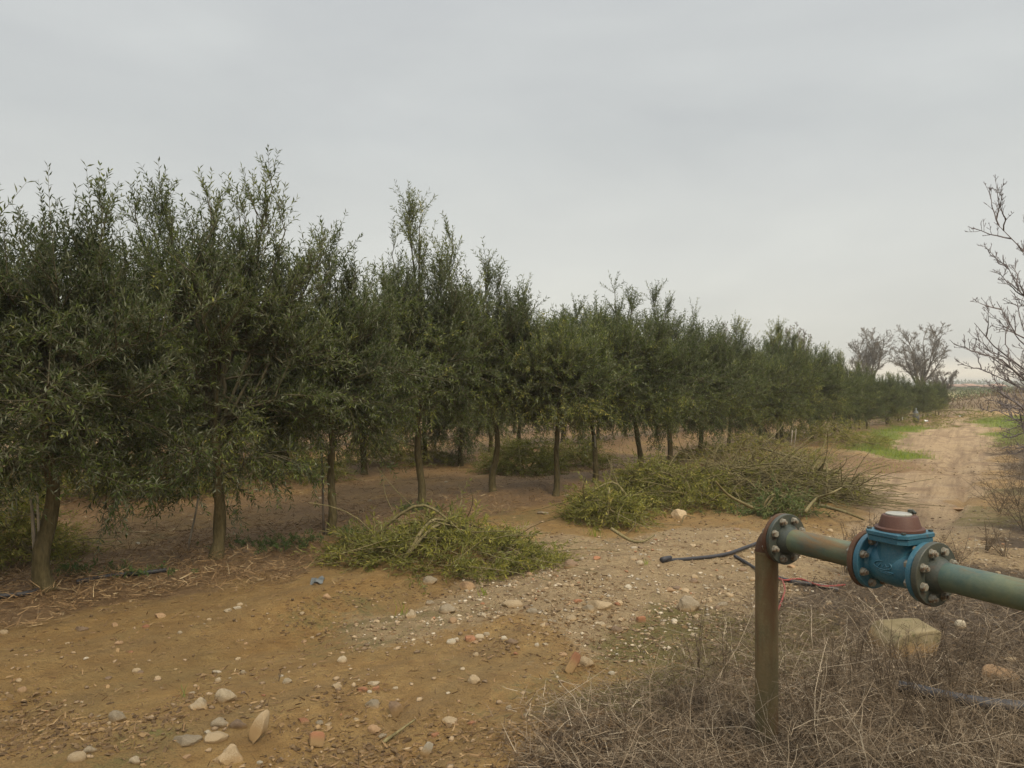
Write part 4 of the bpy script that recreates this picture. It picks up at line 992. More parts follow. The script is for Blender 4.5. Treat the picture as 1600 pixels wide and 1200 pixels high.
S = [
 (287, 1155, 46, 24, 'st_grey', 'big', 'oblong grey stone at the bottom left, left of the tan slab', .1),
 (334, 1152, 38, 16, 'st_tan', 'peb', 'narrow tan stone between the grey oblong one and the big tan slab', .5),
 (357, 1180, 58, 34, 'st_tan', 'big', 'big tan slab at the bottom edge left of the centre', .4),
 (309, 1101, 38, 22, 'st_pale', 'big', 'pale angular stone left of the knobbly one above the tan slab', .1),
 (350, 1089, 36, 28, 'st_pale', 'big', 'knobbly pale stone higher up beside the pale angular one', .4),
 (341, 1130, 30, 18, 'st_grey', 'peb', 'dull grey stone just above the narrow tan stone', 0),
 (370, 1132, 28, 18, 'st_brown', 'peb', 'dark brown stone right of the dull grey stone', .2),
 (180, 1122, 30, 24, 'st_grey', 'big', 'grey stone with mud behind it near the lower left', .3),
 (117, 1184, 28, 18, 'st_tan', 'round', 'smooth tan stone near the bottom left corner', .3),
 (138, 1172, 22, 14, 'st_grey', 'peb', 'small dark grey stone touching the smooth tan one', .4),
 (209, 1188, 20, 14, 'st_pale', 'peb', 'pale chip on the bottom edge right of the smooth tan stone', 0),
 (323, 1144, 11, 9, 'st_white', 'peb', 'small white chip above the narrow tan stone', 0),
 (33, 1078, 14, 10, 'st_orange', 'round', 'pinkish round pebble near the left edge low down', 0),
 (28, 1063, 10, 8, 'st_tan', 'peb', 'tiny tan pebble above the pinkish round one', 0),
 (212, 1048, 14, 9, 'st_tan', 'round', 'lone tan pebble on the smooth mud at the left', 0),
 (338, 1049, 15, 9, 'st_white', 'shard', 'thin white chip on the mud above the knobbly pale stone', 0),
 (340, 1062, 11, 9, 'st_pale', 'round', 'pale pebble just under the thin white chip', 0),
 (379, 1050, 9, 9, 'st_pale', 'round', 'pale round pebble right of the thin white chip', 0),
 (248, 962, 18, 11, 'st_orange', 'peb', 'orange stone on the litter line right of the nearest trunk', 0),
 (225, 979, 14, 9, 'brick', 'peb', 'reddish stone just below the orange one', 0),
 (183, 1005, 12, 8, 'st_orange', 'peb', 'small orange pebble between the mud ridges at the left', 0),
 (279, 988, 10, 8, 'st_pale', 'peb', 'small pale pebble right of the reddish stone', 0),
 (124, 982, 22, 14, 'st_brown', 'big', 'brown stone below the nearest trunk', 0),
 (178, 976, 12, 9, 'st_orange', 'peb', 'dull orange pebble left of the reddish stone', 0),
 (4, 988, 14, 10, 'st_tan', 'round', 'bright tan pebble at the very left edge', 0),
 (370, 949, 15, 8, 'st_white', 'peb', 'white stone of the pair below the second trunk, right hand one', 0),
 (355, 953, 13, 10, 'st_pale', 'peb', 'pale stone of the pair below the second trunk, left hand one', 0),
 (291, 1181, 14, 9, 'st_orange', 'peb', 'orange chip beside the big tan slab on its left', 0),
 (672, 913, 28, 16, 'st_grey', 'big', 'grey stone at the foot of the leafy heap', 0),
 (729, 916, 26, 18, 'st_orange', 'big', 'orange brown stone at the foot of the leafy heap', 0),
 (510, 932, 14, 11, 'st_orange', 'peb', 'small orange stone below the grey blue scrap', 0),
 (643, 960, 25, 17, 'st_pale', 'big', 'pale grey block beside a tuft of grass', 0),
 (672, 942, 15, 10, 'st_grey', 'peb', 'small grey stone right above the pale grey block', 0),
 (702, 952, 36, 18, 'st_grey', 'big', 'wide flat grey stone right of the pale grey block', 0),
 (801, 944, 36, 15, 'st_tan', 'round', 'long smooth yellowish stone in the middle of the yard', -.2),
 (831, 955, 22, 12, 'st_grey', 'peb', 'dull grey stone right beside the long yellowish one', 0),
 (893, 966, 18, 9, 'st_tan', 'round', 'flat tan stone right of the long yellowish one', 0),
 (534, 1031, 16, 13, 'st_pale', 'round', 'round pale yellow stone in the middle of the mud', 0),
 (705, 1003, 17, 10, 'st_white', 'round', 'white pebble at the left end of the short row of pebbles', .3),
 (713, 999, 9, 7, 'st_white', 'round', 'small grey white pebble next to the left end of the row of pebbles', 0),
 (735, 999, 18, 11, 'brick', 'brick', 'orange brick bit in the middle of the short row of pebbles', .2),
 (749, 995, 16, 8, 'st_pale', 'round', 'oval cream pebble right of the orange brick bit', 0),
 (760, 991, 11, 8, 'st_pale', 'round', 'cream pebble at the right end of the short row', 0),
 (744, 1003, 13, 8, 'st_orange', 'peb', 'pinkish stone touching the orange brick bit', 0),
 (787, 997, 13, 8, 'st_white', 'round', 'pale round pebble alone right of the row of pebbles', 0),
 (801, 1004, 20, 12, 'st_brown', 'big', 'brown stone right of the lone pale pebble', 0),
 (839, 1008, 8, 8, 'st_white', 'round', 'tiny white pebble left of the brick and stone pair', 0),
 (852, 1007, 11, 6, 'st_pale', 'peb', 'flat pale chip left of the brick and stone pair', 0),
 (917, 1036, 26, 22, 'st_tan', 'big', 'tan stone leaning against the orange tile piece', 0),
 (956, 1052, 12, 8, 'st_white', 'round', 'round white pebble right of the orange tile piece', 0),
 (880, 1023, 15, 6, 'st_orange', 'peb', 'flat pinkish chip above the orange tile piece', 0),
 (583, 1068, 20, 11, 'st_pale', 'big', 'pale stone above the pair of brick chips', 0),
 (525, 1073, 19, 10, 'st_tan', 'shard', 'flat tan wedge left of the brick chips', 0),
 (566, 1078, 16, 9, 'brick', 'brick', 'left one of two brick chips under the pale stone', 0),
 (587, 1076, 12, 8, 'brick', 'brick', 'right one of two brick chips under the pale stone', 0),
 (577, 1081, 9, 6, 'st_white', 'round', 'white pebble between the two brick chips', 0),
 (449, 1064, 18, 12, 'st_pale', 'big', 'pale lump half covered with mud left of the tan wedge', .4),
 (581, 1102, 25, 15, 'st_grey', 'big', 'rough grey lump in the lower middle', 0),
 (742, 1062, 24, 18, 'st_tan', 'big', 'rounded tan lump with mud in the lower middle', 0),
 (704, 1129, 30, 9, 'st_tan', 'shard', 'long flat pale shard near the bottom middle', .1),
 (737, 1129, 18, 7, 'brick', 'shard', 'dull red flat chip right of the long pale shard', 0),
 (680, 1149, 13, 6, 'brick', 'brick', 'small flat red chip above the white wedge', 0),
 (513, 1132, 13, 8, 'st_tan', 'peb', 'small tan stone beside the blue grey pebble', 0),
 (498, 1130, 14, 8, 'st_grey', 'round', 'blue grey pebble right of the brown slab', 0),
 (473, 1126, 20, 11, 'brick', 'peb', 'dull red stone right of the split shard', 0),
 (404, 1192, 12, 7, 'st_white', 'peb', 'white fleck on the bottom edge under the split shard', 0),
 (584, 1142, 24, 16, 'st_orange', 'big', 'pinkish pale stone left of the stick in the lower middle', 0),
 (597, 1150, 16, 8, 'st_grey', 'peb', 'grey stone under the pinkish pale one', 0),
 (845, 1175, 24, 22, 'st_tan', 'round', 'round tan ball shaped stone at the bottom right of the mud', 0),
 (795, 1105, 11, 9, 'st_pale', 'round', 'pale round pebble above the round ball shaped stone', 0),
 (910, 1091, 8, 5, 'st_white', 'round', 'tiny cream pebble at the edge of the dry brush', 0),
 (1002, 968, 15, 14, 'brick', 'brick', 'orange brick piece beside the mossy patch', .4),
 (1048, 922, 18, 10, 'st_orange', 'peb', 'orange stone left of the grey boulder', 0),
 (1080, 944, 42, 34, 'st_grey', 'big', 'grey boulder behind dry stems left of the riser', 0),
 (937, 944, 42, 26, 'st_tan', 'big', 'large pale rough rock in the stony patch', 0),
 (920, 951, 20, 14, 'st_grey', 'big', 'grey rock at the left of the large pale rough one', 0),
 (903, 938, 15, 11, 'brick', 'peb', 'brick red stone left of the large pale rough rock', 0),
 (893, 881, 26, 19, 'st_brown', 'big', 'dark brown lump in the stony patch', 0),
 (1062, 804, 26, 22, 'st_tan', 'big', 'tan boulder in front of the brush pile', 0),
 (849, 801, 20, 9, 'st_grey', 'shard', 'slanted pale grey shard near the fifth trunk', -.3),
 (885, 774, 9, 6, 'st_pale', 'round', 'pale round pebble by the foot of a slim trunk', 0),
 (729, 922, 9, 6, 'st_grey', 'peb', 'grey pebble under the orange brown stone', 0),
 (577, 782, 9, 6, 'st_pale', 'peb', 'pale pebble in the alley left of the fourth trunk', 0),
 (215, 849, 8, 6, 'st_white', 'peb', 'white pebble in the alley between the two nearest trunks', 0),
 (367, 835, 10, 6, 'st_pale', 'peb', 'pale pebble right behind the second trunk', 0),
 (500, 778, 8, 5, 'st_pale', 'peb', 'pale pebble left of the third trunk', 0),
 (943, 1000, 10, 8, 'st_pale', 'peb', 'pale pebble above the brown pile of mud at the moss', 0),
 (940, 975, 14, 9, 'st_pale', 'peb', 'pale chip under the large pale rough rock', 0),
 (965, 985, 22, 15, 'st_brown', 'big', 'crumbly brown lump left of the orange brick piece', 0),
 (1085, 992, 12, 6, 'st_pale', 'round', 'small cream pebble on the moss', 0),
 (1128, 944, 24, 12, 'st_grey', 'shard', 'slanted grey flake right of the grey boulder', .4),
 (1503, 976, 17, 16, 'st_white', 'round', 'pale round stone right of the concrete block', 0),
 (1503, 795, 28, 7, 'st_orange', 'shard', 'flat orange stone on the moss beyond the meter', 0),
 (1238, 884, 15, 7, 'st_orange', 'peb', 'orange pebble just behind the riser', 0),
 (1295, 941, 11, 7, 'st_pale', 'round', 'cream pebble below the red cable', 0),
 (1570, 1058, 66, 36, 'st_orange', 'big', 'large sandy orange stone at the right edge in the dry brush', 0),
 (1583, 1030, 22, 12, 'st_tan', 'peb', 'small tan stone above the large sandy orange one', 0),
]
for q in S:
    stone(q[0], q[1], q[2], q[3], q[4], q[6], q[5], None, q[7] if q[7] else None)
# special shards
def shard(px, py, w_, h_, mat, label, tiltx, rz, kind='shard', idx=0, deep=.25, name='stone', cat='stone'):
    b = G(px, py + h_ * .45); Yd = b[1]; ww = w_ * Yd / F / 2; hh = h_ * Yd / F / 2
    o = mk(name, shape_mesh(kind, idx, mat), None, (b[0], b[1], b[2] + hh * .75), (tiltx, 0, rz), (ww, ww * deep, hh * 1.1)); tag(o, label, cat); taken_st.append((b[0], b[1], ww)); return o
o = shard(405, 1134, 26, 52, 'st_tan', 'split tan shard standing upright in the mud at the lower left', -.5, .3, 'shard', 1, .6); o.rotation_euler = (-.35, .45, .2)
o = shard(896, 1034, 17, 34, 'brick', 'orange roof tile piece leaning on a tan stone', -.3, .2, 'brick', 1, .3, 'tile_piece', 'tile piece'); o.rotation_euler = (-.4, .65, .1)
o = shard(667, 1168, 20, 30, 'st_white', 'pale pointed wedge standing near the bottom middle', -.2, .2, 'shard', 2, .35); o.rotation_euler = (-.25, .3, .1)
o = shard(495, 1154, 24, 22, 'brick', 'dull red half buried brick piece near the bottom', -.3, .3, 'brick', 2, .5, 'brick_piece', 'brick piece'); o.rotation_euler = (-.5, .25, .4)
o = shard(619, 1110, 22, 28, 'st_brown', 'crumpled brown upright clod beside the stick', -.3, .3, 'big', 2, .6); o.rotation_euler = (-.3, -.3, .4)
# concrete block in the brush
b = G(1430, 1028); g = Geo(); v_ = np.sign(IV3) * np.abs(IV3) ** .28; v_ = v_ / np.abs(v_).max(0); v_ = stone_shape(555, v_ * .95, 3, .035, .8)
g.add(v_ * np.array([.175, .15, .085]), IF3); o = g.obj('concrete_block', M['concrete'], loc=(b[0], b[1] + .12, b[2] + .065)); o.rotation_euler = (.04, -.03, .1)
tag(o, 'rough pale concrete block in the dry brush under the meter', 'block')
# litter scraps
def scrap(px, py, w_, h_, mat, label, seed):
    b = G(px, py); Yd = b[1]; ww = w_ * Yd / F; hh = h_ * Yd / F; r = np.random.default_rng(seed); n = 6
    U, V2 = np.meshgrid(np.linspace(-.5, .5, n), np.linspace(-.5, .5, n)); Zt = (fbm(U * 3 + seed, V2 * 3, 1.2, 3, seed) + .4) * hh * 1.3
    top_ = np.stack([U * ww, V2 * ww * .8, Zt], -1).reshape(-1, 3); bot = top_ - np.array([0, 0, .002]); i = np.arange(n - 1)[:, None] * n + np.arange(n - 1)[None, :]
    q = np.stack([i, i + 1, i + n + 1, i + n], -1).reshape(-1, 4); g = Geo(); g.add(np.concatenate([top_, bot]), np.concatenate([q, q[:, ::-1] + n * n]))
    return tag(g.obj('plastic_scrap', M[mat], loc=tuple(b)), label, 'litter')
scrap(496, 911, 20, 9, 'litter_blue', 'grey blue crumpled plastic scrap at the left of the leafy heap', 1)
scrap(1502, 652, 7, 4, 'litter_white', 'white scrap lying at the far end of the track', 2)
scrap(1447, 659, 6, 3, 'litter_white', 'flat white scrap under the far trees, right one', 3)
scrap(1412, 656, 6, 4, 'litter_white', 'small white scrap at the edge of the far brush', 5)
# small plastic bottle upright by the far trees
b = G(1431, 660); g = Geo(); lathe_z(g, [(0, .0), (0, .11), (.3, .12), (.42, .07), (.46, .04), (.55, .04), (.55, 0)], 0, 0, 14, 0); tag(g.obj('water_jug', M['litter_blue'], loc=tuple(b)), 'pale plastic jug standing under the far trees', 'jug')

# random pebbles that carry no feature of their own: counted singly, alike within a zone
mats_mix = ['st_tan', 'st_pale', 'st_grey', 'st_brown', 'st_orange', 'brick', 'st_white', 'st_tan', 'st_pale', 'st_tan', 'st_brown', 'st_tan', 'st_orange']
zones = [('small loose pebble on the smooth brown mud in the foreground', 'loose pebbles on the mud', [(-10, 1190), (0, 1010), (420, 930), (700, 980), (900, 1040), (860, 1195)], 60, (5, 13)),
         ('small pale stone in the stony patch between heap and riser', 'small stones in the stony patch', [(700, 970), (860, 850), (1100, 840), (1190, 850), (1180, 940), (1000, 990), (850, 1000)], 130, (6, 18)),
         ('small stone on the bare strip in front of the brush pile', 'small stones before the brush pile', [(1010, 850), (1080, 815), (1340, 815), (1340, 860), (1180, 870)], 30, (5, 11)),
         ('small stone in the brown alley under the olive trees', 'small stones in the alleys', [(100, 870), (130, 800), (480, 770), (640, 750), (840, 745), (830, 800), (480, 850), (300, 930)], 30, (4, 8))]
rr_ = random.Random(5)
for lab, grp, pl, n, (lo, hi) in zones:
    pa = np.array(pl, float); c0 = pa.min(0); c1 = pa.max(0); k = 0; tries = 0
    while k < n and tries < 5000:
        tries += 1
        px = rr_.uniform(c0[0], c1[0]); py = rr_.uniform(c0[1], c1[1])
        if poly_sd(np.array([px]), np.array([py]), pa)[0] < 0: continue
        x, y = flat(px, py)
        if any(math.hypot(x - a, y - b_) < s_ * 1.5 for a, b_, s_ in taken_st): continue
        w_ = lo + (hi - lo) * rr_.random() ** 2.2
        mt_ = rr_.choice(mats_mix); kd_ = rr_.choice(['peb', 'peb', 'peb', 'round', 'shard']); lab = pebble_label(px, py, w_, mt_, kd_)
        stone(px, py, w_, w_ * rr_.uniform(.45, .7), mt_, lab, kd_, rr_.randrange(5), rr_.uniform(-2, 2), group=grp); k += 1
print('stones', len(taken_st))

# gravel, clods, straw as stuff
def scatter_px(n, ylo, yhi, r, power=1.0, xl=-60, xr=1660):
    px = r.uniform(xl, xr, n); py = yhi - (yhi - ylo) * r.random(n) ** power
    Yd = F * EYE / (py - 600); x = (px - 800) * Yd / F
    return x, Yd
r = np.random.default_rng(88)
def lumps(x, y, size, tone, flatz=.55, sink=.25, name='gravel', mat='gravel', label='', cat='gravel', jit=.25):
    n = len(x); z_ = height(x, y)
    V = IV1[None] * (1 + r.normal(0, jit, (n, 12, 1))); a = r.uniform(0, 6.28, n); ca, sa_ = np.cos(a)[:, None], np.sin(a)[:, None]
    sx = size * r.uniform(.8, 1.5, n); sy = size * r.uniform(.6, 1.0, n); sz = size * flatz * r.uniform(.6, 1.3, n)
    vx = V[..., 0] * sx[:, None]; vy = V[..., 1] * sy[:, None]; vz = V[..., 2] * sz[:, None]
    W_ = np.stack([x[:, None] + vx * ca - vy * sa_, y[:, None] + vx * sa_ + vy * ca, z_[:, None] + vz + sz[:, None] * (1 - 2 * sink)], -1)
    g = Geo(); g.add(W_.reshape(-1, 3), (np.arange(n)[:, None, None] * 12 + IF1[None]).reshape(-1, 3), np.repeat(tone, 12))
    return tag(g.obj(name, M[mat], smooth=(mat == 'gravel')), label, cat, kind='stuff')
# gravel: denser on the pale ground
x, y = scatter_px(62000, 655, 1215, r, .8); mk_ = masks(x, y); w_ = .03 + .55 * np.maximum(mk_[1], 0) * (1 - .6 * mk_[5]); w_ *= (1 - .6 * mk_[4])
cl_ = .35 + 1.3 * np.clip(vnoise(x * 1.7, y * 1.7, 33) + .5, 0, 1); kp = (r.random(len(x)) < w_ * cl_) & (rowdist(x, y) > -9); x, y = x[kp], y[kp]
sz = (.003 + .013 * r.random(len(x)) ** 3.2) * (1 + .02 * y); lumps(x, y, sz, r.random(len(x)) * np.where(masks(x, y)[1] > .5, 1, .62), label='scatter of fine gravel over the pale stony ground', name='gravel')
print('gravel', len(x))
# clods and mud crumbs in clumps
x, y = scatter_px(60000, 660, 1215, r, .85); cn = fbm(x, y, 1.6, 4, 55) + .35 * vnoise(x * .4 + y * .9, y * .3, 50)
mk_ = masks(x, y); kp = r.random(len(x)) < np.clip((cn - .10) * 2.0, .02, .6) * (1 - .4 * mk_[0]); x, y = x[kp], y[kp]
sz = .003 + .012 * r.random(len(x)) ** 2.6; lumps(x, y, sz, np.clip(r.normal(.4, .25, len(x)), 0, 1), .6, .3, 'soil_clods', 'clod', 'crumbs and clods of dark soil over the mud', 'soil', .35)
print('clods', len(x))
# leaf litter and straw
def straw(n, keepf, L, W, tone, name, mat, label, cat, up=.12, lift=.01, ylo=655, power=.8, tones=.22, bend=.4):
    x, y = scatter_px(n, ylo, 1215, r, power); mk_ = masks(x, y); kp = r.random(n) < keepf(mk_, x, y); x, y = x[kp], y[kp]; n = len(x)
    p = np.stack([x, y, height(x, y) + r.random(n) * lift + .003], 1); d = rand_unit(r, n); d[:, 2] = np.abs(d[:, 2]) * up
    g = Geo(); blades(g, p, d, r.uniform(*L, n), r.uniform(*W, n), np.clip(r.normal(tone, tones, n), 0, 1), bend * .4); print(name, n)
    return tag(g.obj(name, M[mat]), label, cat, kind='stuff')
straw(130000, lambda m_, x, y: np.clip(m_[0] * 1.15, 0, .95) * (.25 + .75 * (vnoise(x * 2.2, y * 2.2, 5) > -.05)), (.03, .13), (.0025, .0065), .42, 'leaf_litter', 'straw', 'brown dry grass and leaf litter under the olive trees', 'litter', .40, .05, tones=.27)
straw(46000, lambda m_, x, y: np.clip((fbm(x, y, 1.6, 3, 55) - .05) * 1.6, .10, .6) * (1 - m_[5] * .5), (.015, .055), (.003, .008), .27, 'dead_leaves', 'straw', 'dead leaves and straw bits strewn over the mud', 'litter', .2, .01)

# ------------------------------------------------------------------ dry brush in the lower right
r = np.random.default_rng(99)
def brush_field(n, region, label, name, hts, rad, tone, tangle=.5, upb=.6, tsd=.22, per=4):
    x, y = region(n); n = len(x); z_ = height(x, y)
    A = np.stack([x, y, z_ - .005], 1); d = rand_unit(r, n); d[:, 2] = np.abs(d[:, 2]) * upb + .1 * upb; ln = r.uniform(*hts, (n, 1)); B = unit(d) * ln; C = rand_unit(r, n) * ln * tangle; C[:, 2] = -np.abs(C[:, 2])
    g = Geo(); pp = quadpts(A, B - C * .3, C, 4) + r.normal(0, .008, (n, 5, 3)); zz = height(pp[..., 0].ravel(), pp[..., 1].ravel()).reshape(n, 5); pp[..., 2] = np.maximum(pp[..., 2], zz + .002)
    tn = np.clip(r.normal(tone, tsd, n), 0, 1); rd = r.uniform(*rad, (n, 1))
    tubes(g, pp, rd * np.linspace(1, .5, 5)[None], 3, tn)
    # side twiglets
    idx = np.repeat(np.arange(n), per); t_ = r.uniform(.25, 1, (len(idx), 1)); A2 = A[idx] + (B - C * .3)[idx] * t_ + C[idx] * t_ * t_
    A2[:, 2] = np.maximum(A2[:, 2], height(A2[:, 0], A2[:, 1]) + .003)
    l2 = ln[idx] * r.uniform(.15, .4, (len(idx), 1)); B2 = unit(unit(B[idx]) * .6 + rand_unit(r, len(idx))) * l2; C2 = rand_unit(r, len(idx)) * l2 * .35
    pp = quadpts(A2, B2, C2, 2); tubes(g, pp, rd[idx] * np.array([[.6, .45, .3]]), 3, tn[idx])
    print(name, n); return tag(g.obj(name, M['brush']), label, 'dry brush', kind='stuff')
def reg(y0, y1, thr=0.0, clump=1.0, xl=820, xr=1780, zmin=880):
    def f(n):
        x, y = scatter_px(n * 3, zmin, 1330, r, 1.0, xl, xr); b_ = poly_sd(x, y, BRUSH) + fbm(x, y, 1.4, 3, 70) * .7
        kp = (b_ > thr) & (r.random(len(x)) < .25 + clump * np.clip(vnoise(x * 2.6, y * 2.6, 12) + .45, 0, 1)) & (y > 2.0)
        return x[kp][:n], y[kp][:n]
    return f
brush_field(4400, reg(0, 0), 'tangle of low grey brown dry weeds around the riser', 'dry_brush', (.08, .30), (.0007, .0016), .42, .6, .45)
brush_field(700, reg(0, 0, .1), 'longer pale dry stems over the low tangle', 'dry_stems', (.25, .60), (.0010, .0020), .68, .35, .75, per=5)
# tall weed skeletons, single plants
def dry_weed(px, py, h_, seed, label, group=None, nst=5, tone=.3, lean=.15, rd=.0022):
    r = np.random.default_rng(seed); b = G(px, py); g = Geo()
    A = np.zeros((nst, 3)) + r.normal(0, .012, (nst, 3)); A[:, 2] = -.01
    d = np.stack([r.normal(0, lean, nst), r.normal(0, lean, nst), np.ones(nst)], 1); B = unit(d) * (h_ * r.uniform(.6, 1, (nst, 1))); C = r.normal(0, .08, (nst, 3)) * h_
    tubes(g, quadpts(A, B, C, 6), np.linspace(rd, rd * .4, 7)[None].repeat(nst, 0), 4, np.full(nst, tone))
    k = 12; idx = np.repeat(np.arange(nst), k); t_ = r.uniform(.15, .97, (len(idx), 1)); A2 = A[idx] + B[idx] * t_ + C[idx] * t_ ** 2; L = h_ * r.uniform(.10, .3, (len(idx), 1)) * (1.1 - t_ * .7)
    B2 = unit(rand_unit(r, len(idx)) + np.array([[0, 0, .7]])) * L; C2 = r.normal(0, .12, (len(idx), 3)) * L; tubes(g, quadpts(A2, B2, C2, 3), rd * np.array([[.5, .42, .34, .25]]).repeat(len(idx), 0), 3, np.full(len(idx), tone + .08))
    k = 3; id3 = np.repeat(np.arange(len(idx)), k); t_ = r.uniform(.3, 1, (len(id3), 1)); A3 = A2[id3] + B2[id3] * t_ + C2[id3] * t_ ** 2; B3 = unit(rand_unit(r, len(id3)) + np.array([[0, 0, .4]])) * L[id3] * .4
    tubes(g, quadpts(A3, B3, B3 * 0, 1), rd * np.array([[.3, .2]]).repeat(len(id3), 0), 3, np.full(len(id3), tone + .15))
    return tag(g.obj('dry_weed', M['brush'], loc=tuple(b)), label, 'dry weed', group)
dry_weed(980, 1182, .32, 1, 'tall thin single dry stem left in the brush at the bottom', nst=2, lean=.05)
dry_weed(1093, 1055, .38, 2, 'upright dark dry stems in front of the grey boulder', nst=4, lean=.12)
dry_weed(1130, 1075, .36, 12, 'branching dark weed between the boulder and the riser', nst=3, lean=.14)
dry_weed(1060, 1120, .25, 3, 'wide branching dry weed left of the riser foot', nst=5, lean=.5)
dry_weed(895, 1180, .16, 4, 'small dry weed at the left edge of the brush', nst=3, lean=.4)
dry_weed(565, 1199, .11, 5, 'single thin brown seedling stalk on the mud at the bottom', nst=1, lean=.1)
dry_weed(432, 1062, .08, 13, 'tiny bare stalk on the mud near the lower left', nst=1, lean=.1)
for k, (px, py, h_) in enumerate([(1345, 905, .52), (1368, 895, .58), (1392, 900, .5), (1322, 900, .42), (1382, 915, .6), (1330, 880, .40), (1410, 885, .45)]):
    dry_weed(px, py, h_, 20 + k, 'reddish dry weed behind the meter, ' + ['just left of the cover', 'right behind the cover', 'highest left of the cover', 'farthest left over the green pipe', 'behind the right part of the cover', 'smaller one over the pipe', 'right of the cover, lower'][k], 'dry weeds behind the meter', nst=6, tone=.35, lean=.16, rd=.003)
for k, (px, py, h_) in enumerate([(1300, 1085, .36), (1335, 1070, .40), (1380, 1100, .42), (1420, 1095, .45), (1450, 1080, .40), (1490, 1085, .38), (1520, 1040, .32), (1400, 1150, .4), (1270, 1150, .35), (1480, 1170, .35)]):
    dry_weed(px, py, h_, 40 + k, 'dark upright dry weed ' + ['below the green pipe, right of the riser', 'left of the concrete block', 'in front of the left end of the concrete block', 'in front of the middle of the concrete block', 'in front of the right end of the concrete block', 'right of the concrete block', 'behind the round pale stone', 'near the bottom under the concrete block', 'near the bottom right of the riser foot', 'near the bottom over the thick dark hose'][k], 'dry weeds below the meter', nst=6, tone=.22, lean=.2)
for k, (px, py, h_) in enumerate([(1560, 800, .5), (1590, 790, .7), (1600, 830, .6), (1540, 860, .3), (1570, 870, .35), (1500, 880, .3), (1460, 870, .3)]):
    dry_weed(px, py, h_, 60 + k, 'straggly dry weed ' + ['on the mossy verge left of the edge', 'tall at the right picture edge', 'low at the right picture edge', 'on the stony strip right of the meter', 'just over the right end of the pipe', 'over the last flange', 'right behind the brown red cover'][k], 'dry weeds on the right verge', nst=8, tone=.4, lean=.5, rd=.003)
# right verge brush between track and bare tree
def verge(n):
    y = r.uniform(6, 34, n * 3); lim = .62 * y + .35 + (y > 17) * (y - 17) * .07; x = lim + r.random(n * 3) ** 1.3 * 4 - fbm(y * 1.0, y * .3, .9, 3, 3) * .9
    return x[:n], y[:n]
brush_field(5200, verge, 'brown dry grass and scrub along the right side of the track', 'verge_scrub', (.12, .5), (.0015, .0035), .45, .45, .8, per=2)
r = np.random.default_rng(17)
# brush near the riser behind pipe: straw mat
straw(60000, lambda m_, x, y: np.clip(m_[4], 0, .85) * (y < 12), (.03, .14), (.0015, .0035), .55, 'brush_straw', 'brush', 'mat of broken dry straw on the ground in the brush', 'litter', .5, .05, 860, 1.0)

# ------------------------------------------------------------------ green things on the ground
def grass_field(n, polys, L, label, name='grass', tone=.5, thin=1.0):
    xs = []; ys = []
    for q in polys:
        lo = q.min(0) - .5; hi = q.max(0) + .5; x = r.uniform(lo[0], hi[0], n); y = r.uniform(lo[1], hi[1], n)
        s_ = poly_sd(x, y, q) + fbm(x, y, 1.1, 4, 60) * .9; kp = r.random(n) < np.clip(s_ * 1.2 + .4, 0, 1) * thin; xs.append(x[kp]); ys.append(y[kp])
    x = np.concatenate(xs); y = np.concatenate(ys); n = len(x); p = np.stack([x, y, height(x, y)], 1); d = rand_unit(r, n) * .6 + np.array([0, 0, 1.])
    g = Geo(); blades(g, p, d, r.uniform(*L, n), r.uniform(.004, .009, n), np.clip(r.normal(tone, .2, n), 0, 1), .3); print(name, n)
    return tag(g.obj(name, M['grass']), label, 'grass', kind='stuff')
grass_field(26000, [GRASS1], (.04, .13), 'bright green grass patch left of the track')
grass_field(30000, [GRASS2], (.05, .16), 'bright green grass on the right side of the far track')
grass_field(9000, [polygon([(1330, 735), (1430, 700), (1450, 725), (1400, 745), (1370, 760)])], (.03, .08), 'sparse thin grass on the near edge of the track', thin=.35, tone=.6)
def tuft(px, py, n, L, label, seed, group=None, spread=.02, mat='grass', tone=.5):
    r2 = np.random.default_rng(seed); b = G(px, py); g = Geo(); p = r2.normal(0, spread, (n, 3)); p[:, 2] = 0
    blades(g, p, rand_unit(r2, n) * .5 + np.array([0, 0, 1.]), r2.uniform(*L, n), r2.uniform(.0025, .005, n), np.clip(r2.normal(tone, .2, n), 0, 1), .25)
    return tag(g.obj('grass_tuft', M[mat], loc=tuple(b)), label, 'grass', group)
tuft(631, 962, 10, (.07, .15), 'thin upright green grass tuft left of the pale grey block', 1)
tuft(757, 930, 22, (.04, .08), 'low green grass tuft by the orange brown stone', 2)
tuft(932, 838, 26, (.07, .14), 'green grass tuft at the foot of the small leafy heap', 3, spread=.04)
tuft(288, 1090, 4, (.05, .09), 'two tiny grass blades on the mud at the lower left', 4, spread=.01)
tuft(1010, 880, 12, (.03, .06), 'sparse green sprout among the stones left of the hose', 5)
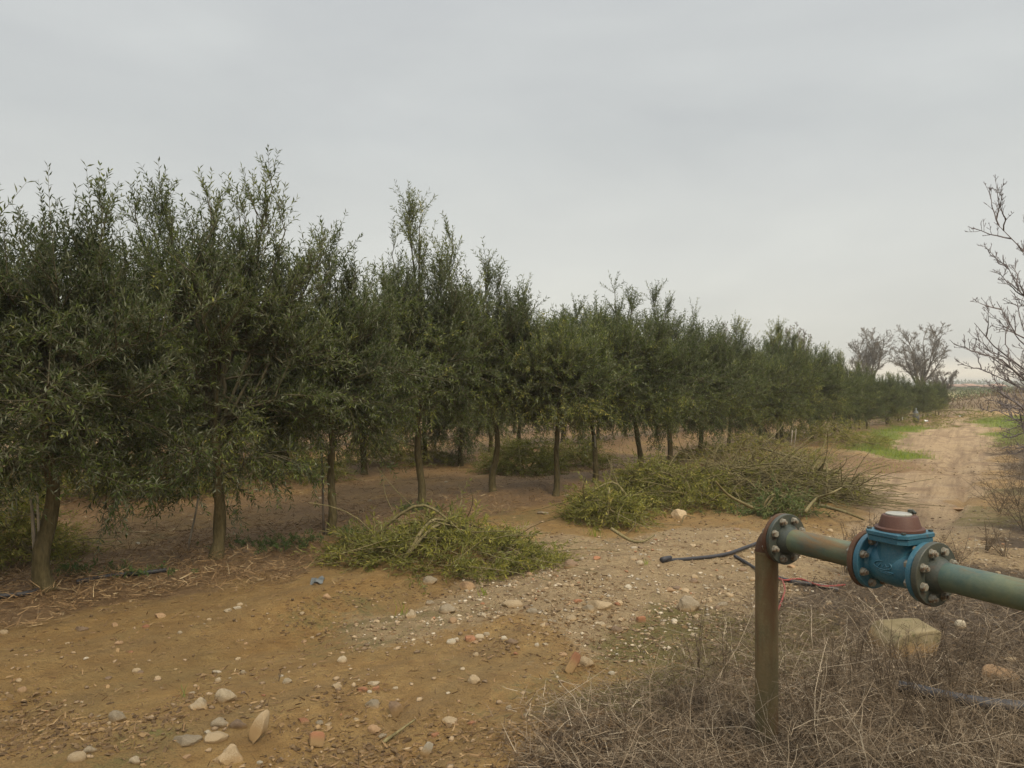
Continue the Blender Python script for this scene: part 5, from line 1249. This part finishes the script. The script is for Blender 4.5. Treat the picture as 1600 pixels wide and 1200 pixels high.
# small leafy weeds in front of the trees
def weed(px, py, n, L, label, seed, rx=.12, ry=.1, h=.1, tone=.5, group=None):
    r2 = np.random.default_rng(seed); b = G(px, py); fo = Geo(); st = Geo()
    A = np.stack([r2.normal(0, rx, n), r2.normal(0, ry, n), r2.random(n) * h * .2], 1); d = rand_unit(r2, n) * .8 + np.array([0, 0, .9]); ln = r2.uniform(*L, (n, 1))
    shoots_leaves(r2, fo, st, A, unit(d) * ln, np.array([[0, 0, -.3]]) * ln, 7, LL=.035, WW=.010, tone_mu=tone, stem_r=.0015)
    o = empty('leafy_weed', b, label, 'weed', group); mk('foliage', fo.mesh('foliage', M['weed_leaf'], False), o); tag(mk('stems', st.mesh('stems', M['twig']), o), kind='stuff')
weed(440, 852, 90, (.05, .14), 'low green weed patch right of the second trunk', 1, .28, .18)
weed(548, 838, 40, (.05, .16), 'green shoots at the foot of the third trunk', 2, .10, .08)
weed(110, 900, 24, (.08, .18), 'green sprig right behind the foot of the nearest trunk', 3, .06, .05)
weed(200, 898, 40, (.04, .10), 'thin green weed behind the drip hose', 4, .2, .08)
weed(655, 800, 40, (.05, .15), 'green shoots round the foot of the fourth trunk', 5, .15, .1)
weed(1200, 806, 30, (.05, .16), 'pale green seedlings under the twig pile', 7, .3, .1)

# ------------------------------------------------------------------ haze
g = Geo(); a_, b_ = 1640, 1640
V = np.array([[sx * a_, (-470 if sy < 0 else 1580), zz] for zz in (-2.0, 9.0) for sx, sy in ((-1, -1), (1, -1), (1, 1), (-1, 1))])
g.add(V, [[3, 2, 1, 0], [4, 5, 6, 7], [0, 1, 5, 4], [1, 2, 6, 5], [2, 3, 7, 6], [3, 0, 4, 7]])
m, t = new_mat('haze'); vo = t.n('ShaderNodeVolumePrincipled'); vo.inputs['Color'].default_value = (.95, .94, .91, 1); vo.inputs['Density'].default_value = .0013; vo.inputs['Anisotropy'].default_value = .2
t.n('ShaderNodeOutputMaterial', ins={1: vo.outputs[0]})
HAZE = True
if HAZE: tag(g.obj('haze', m, smooth=False), kind='stuff')
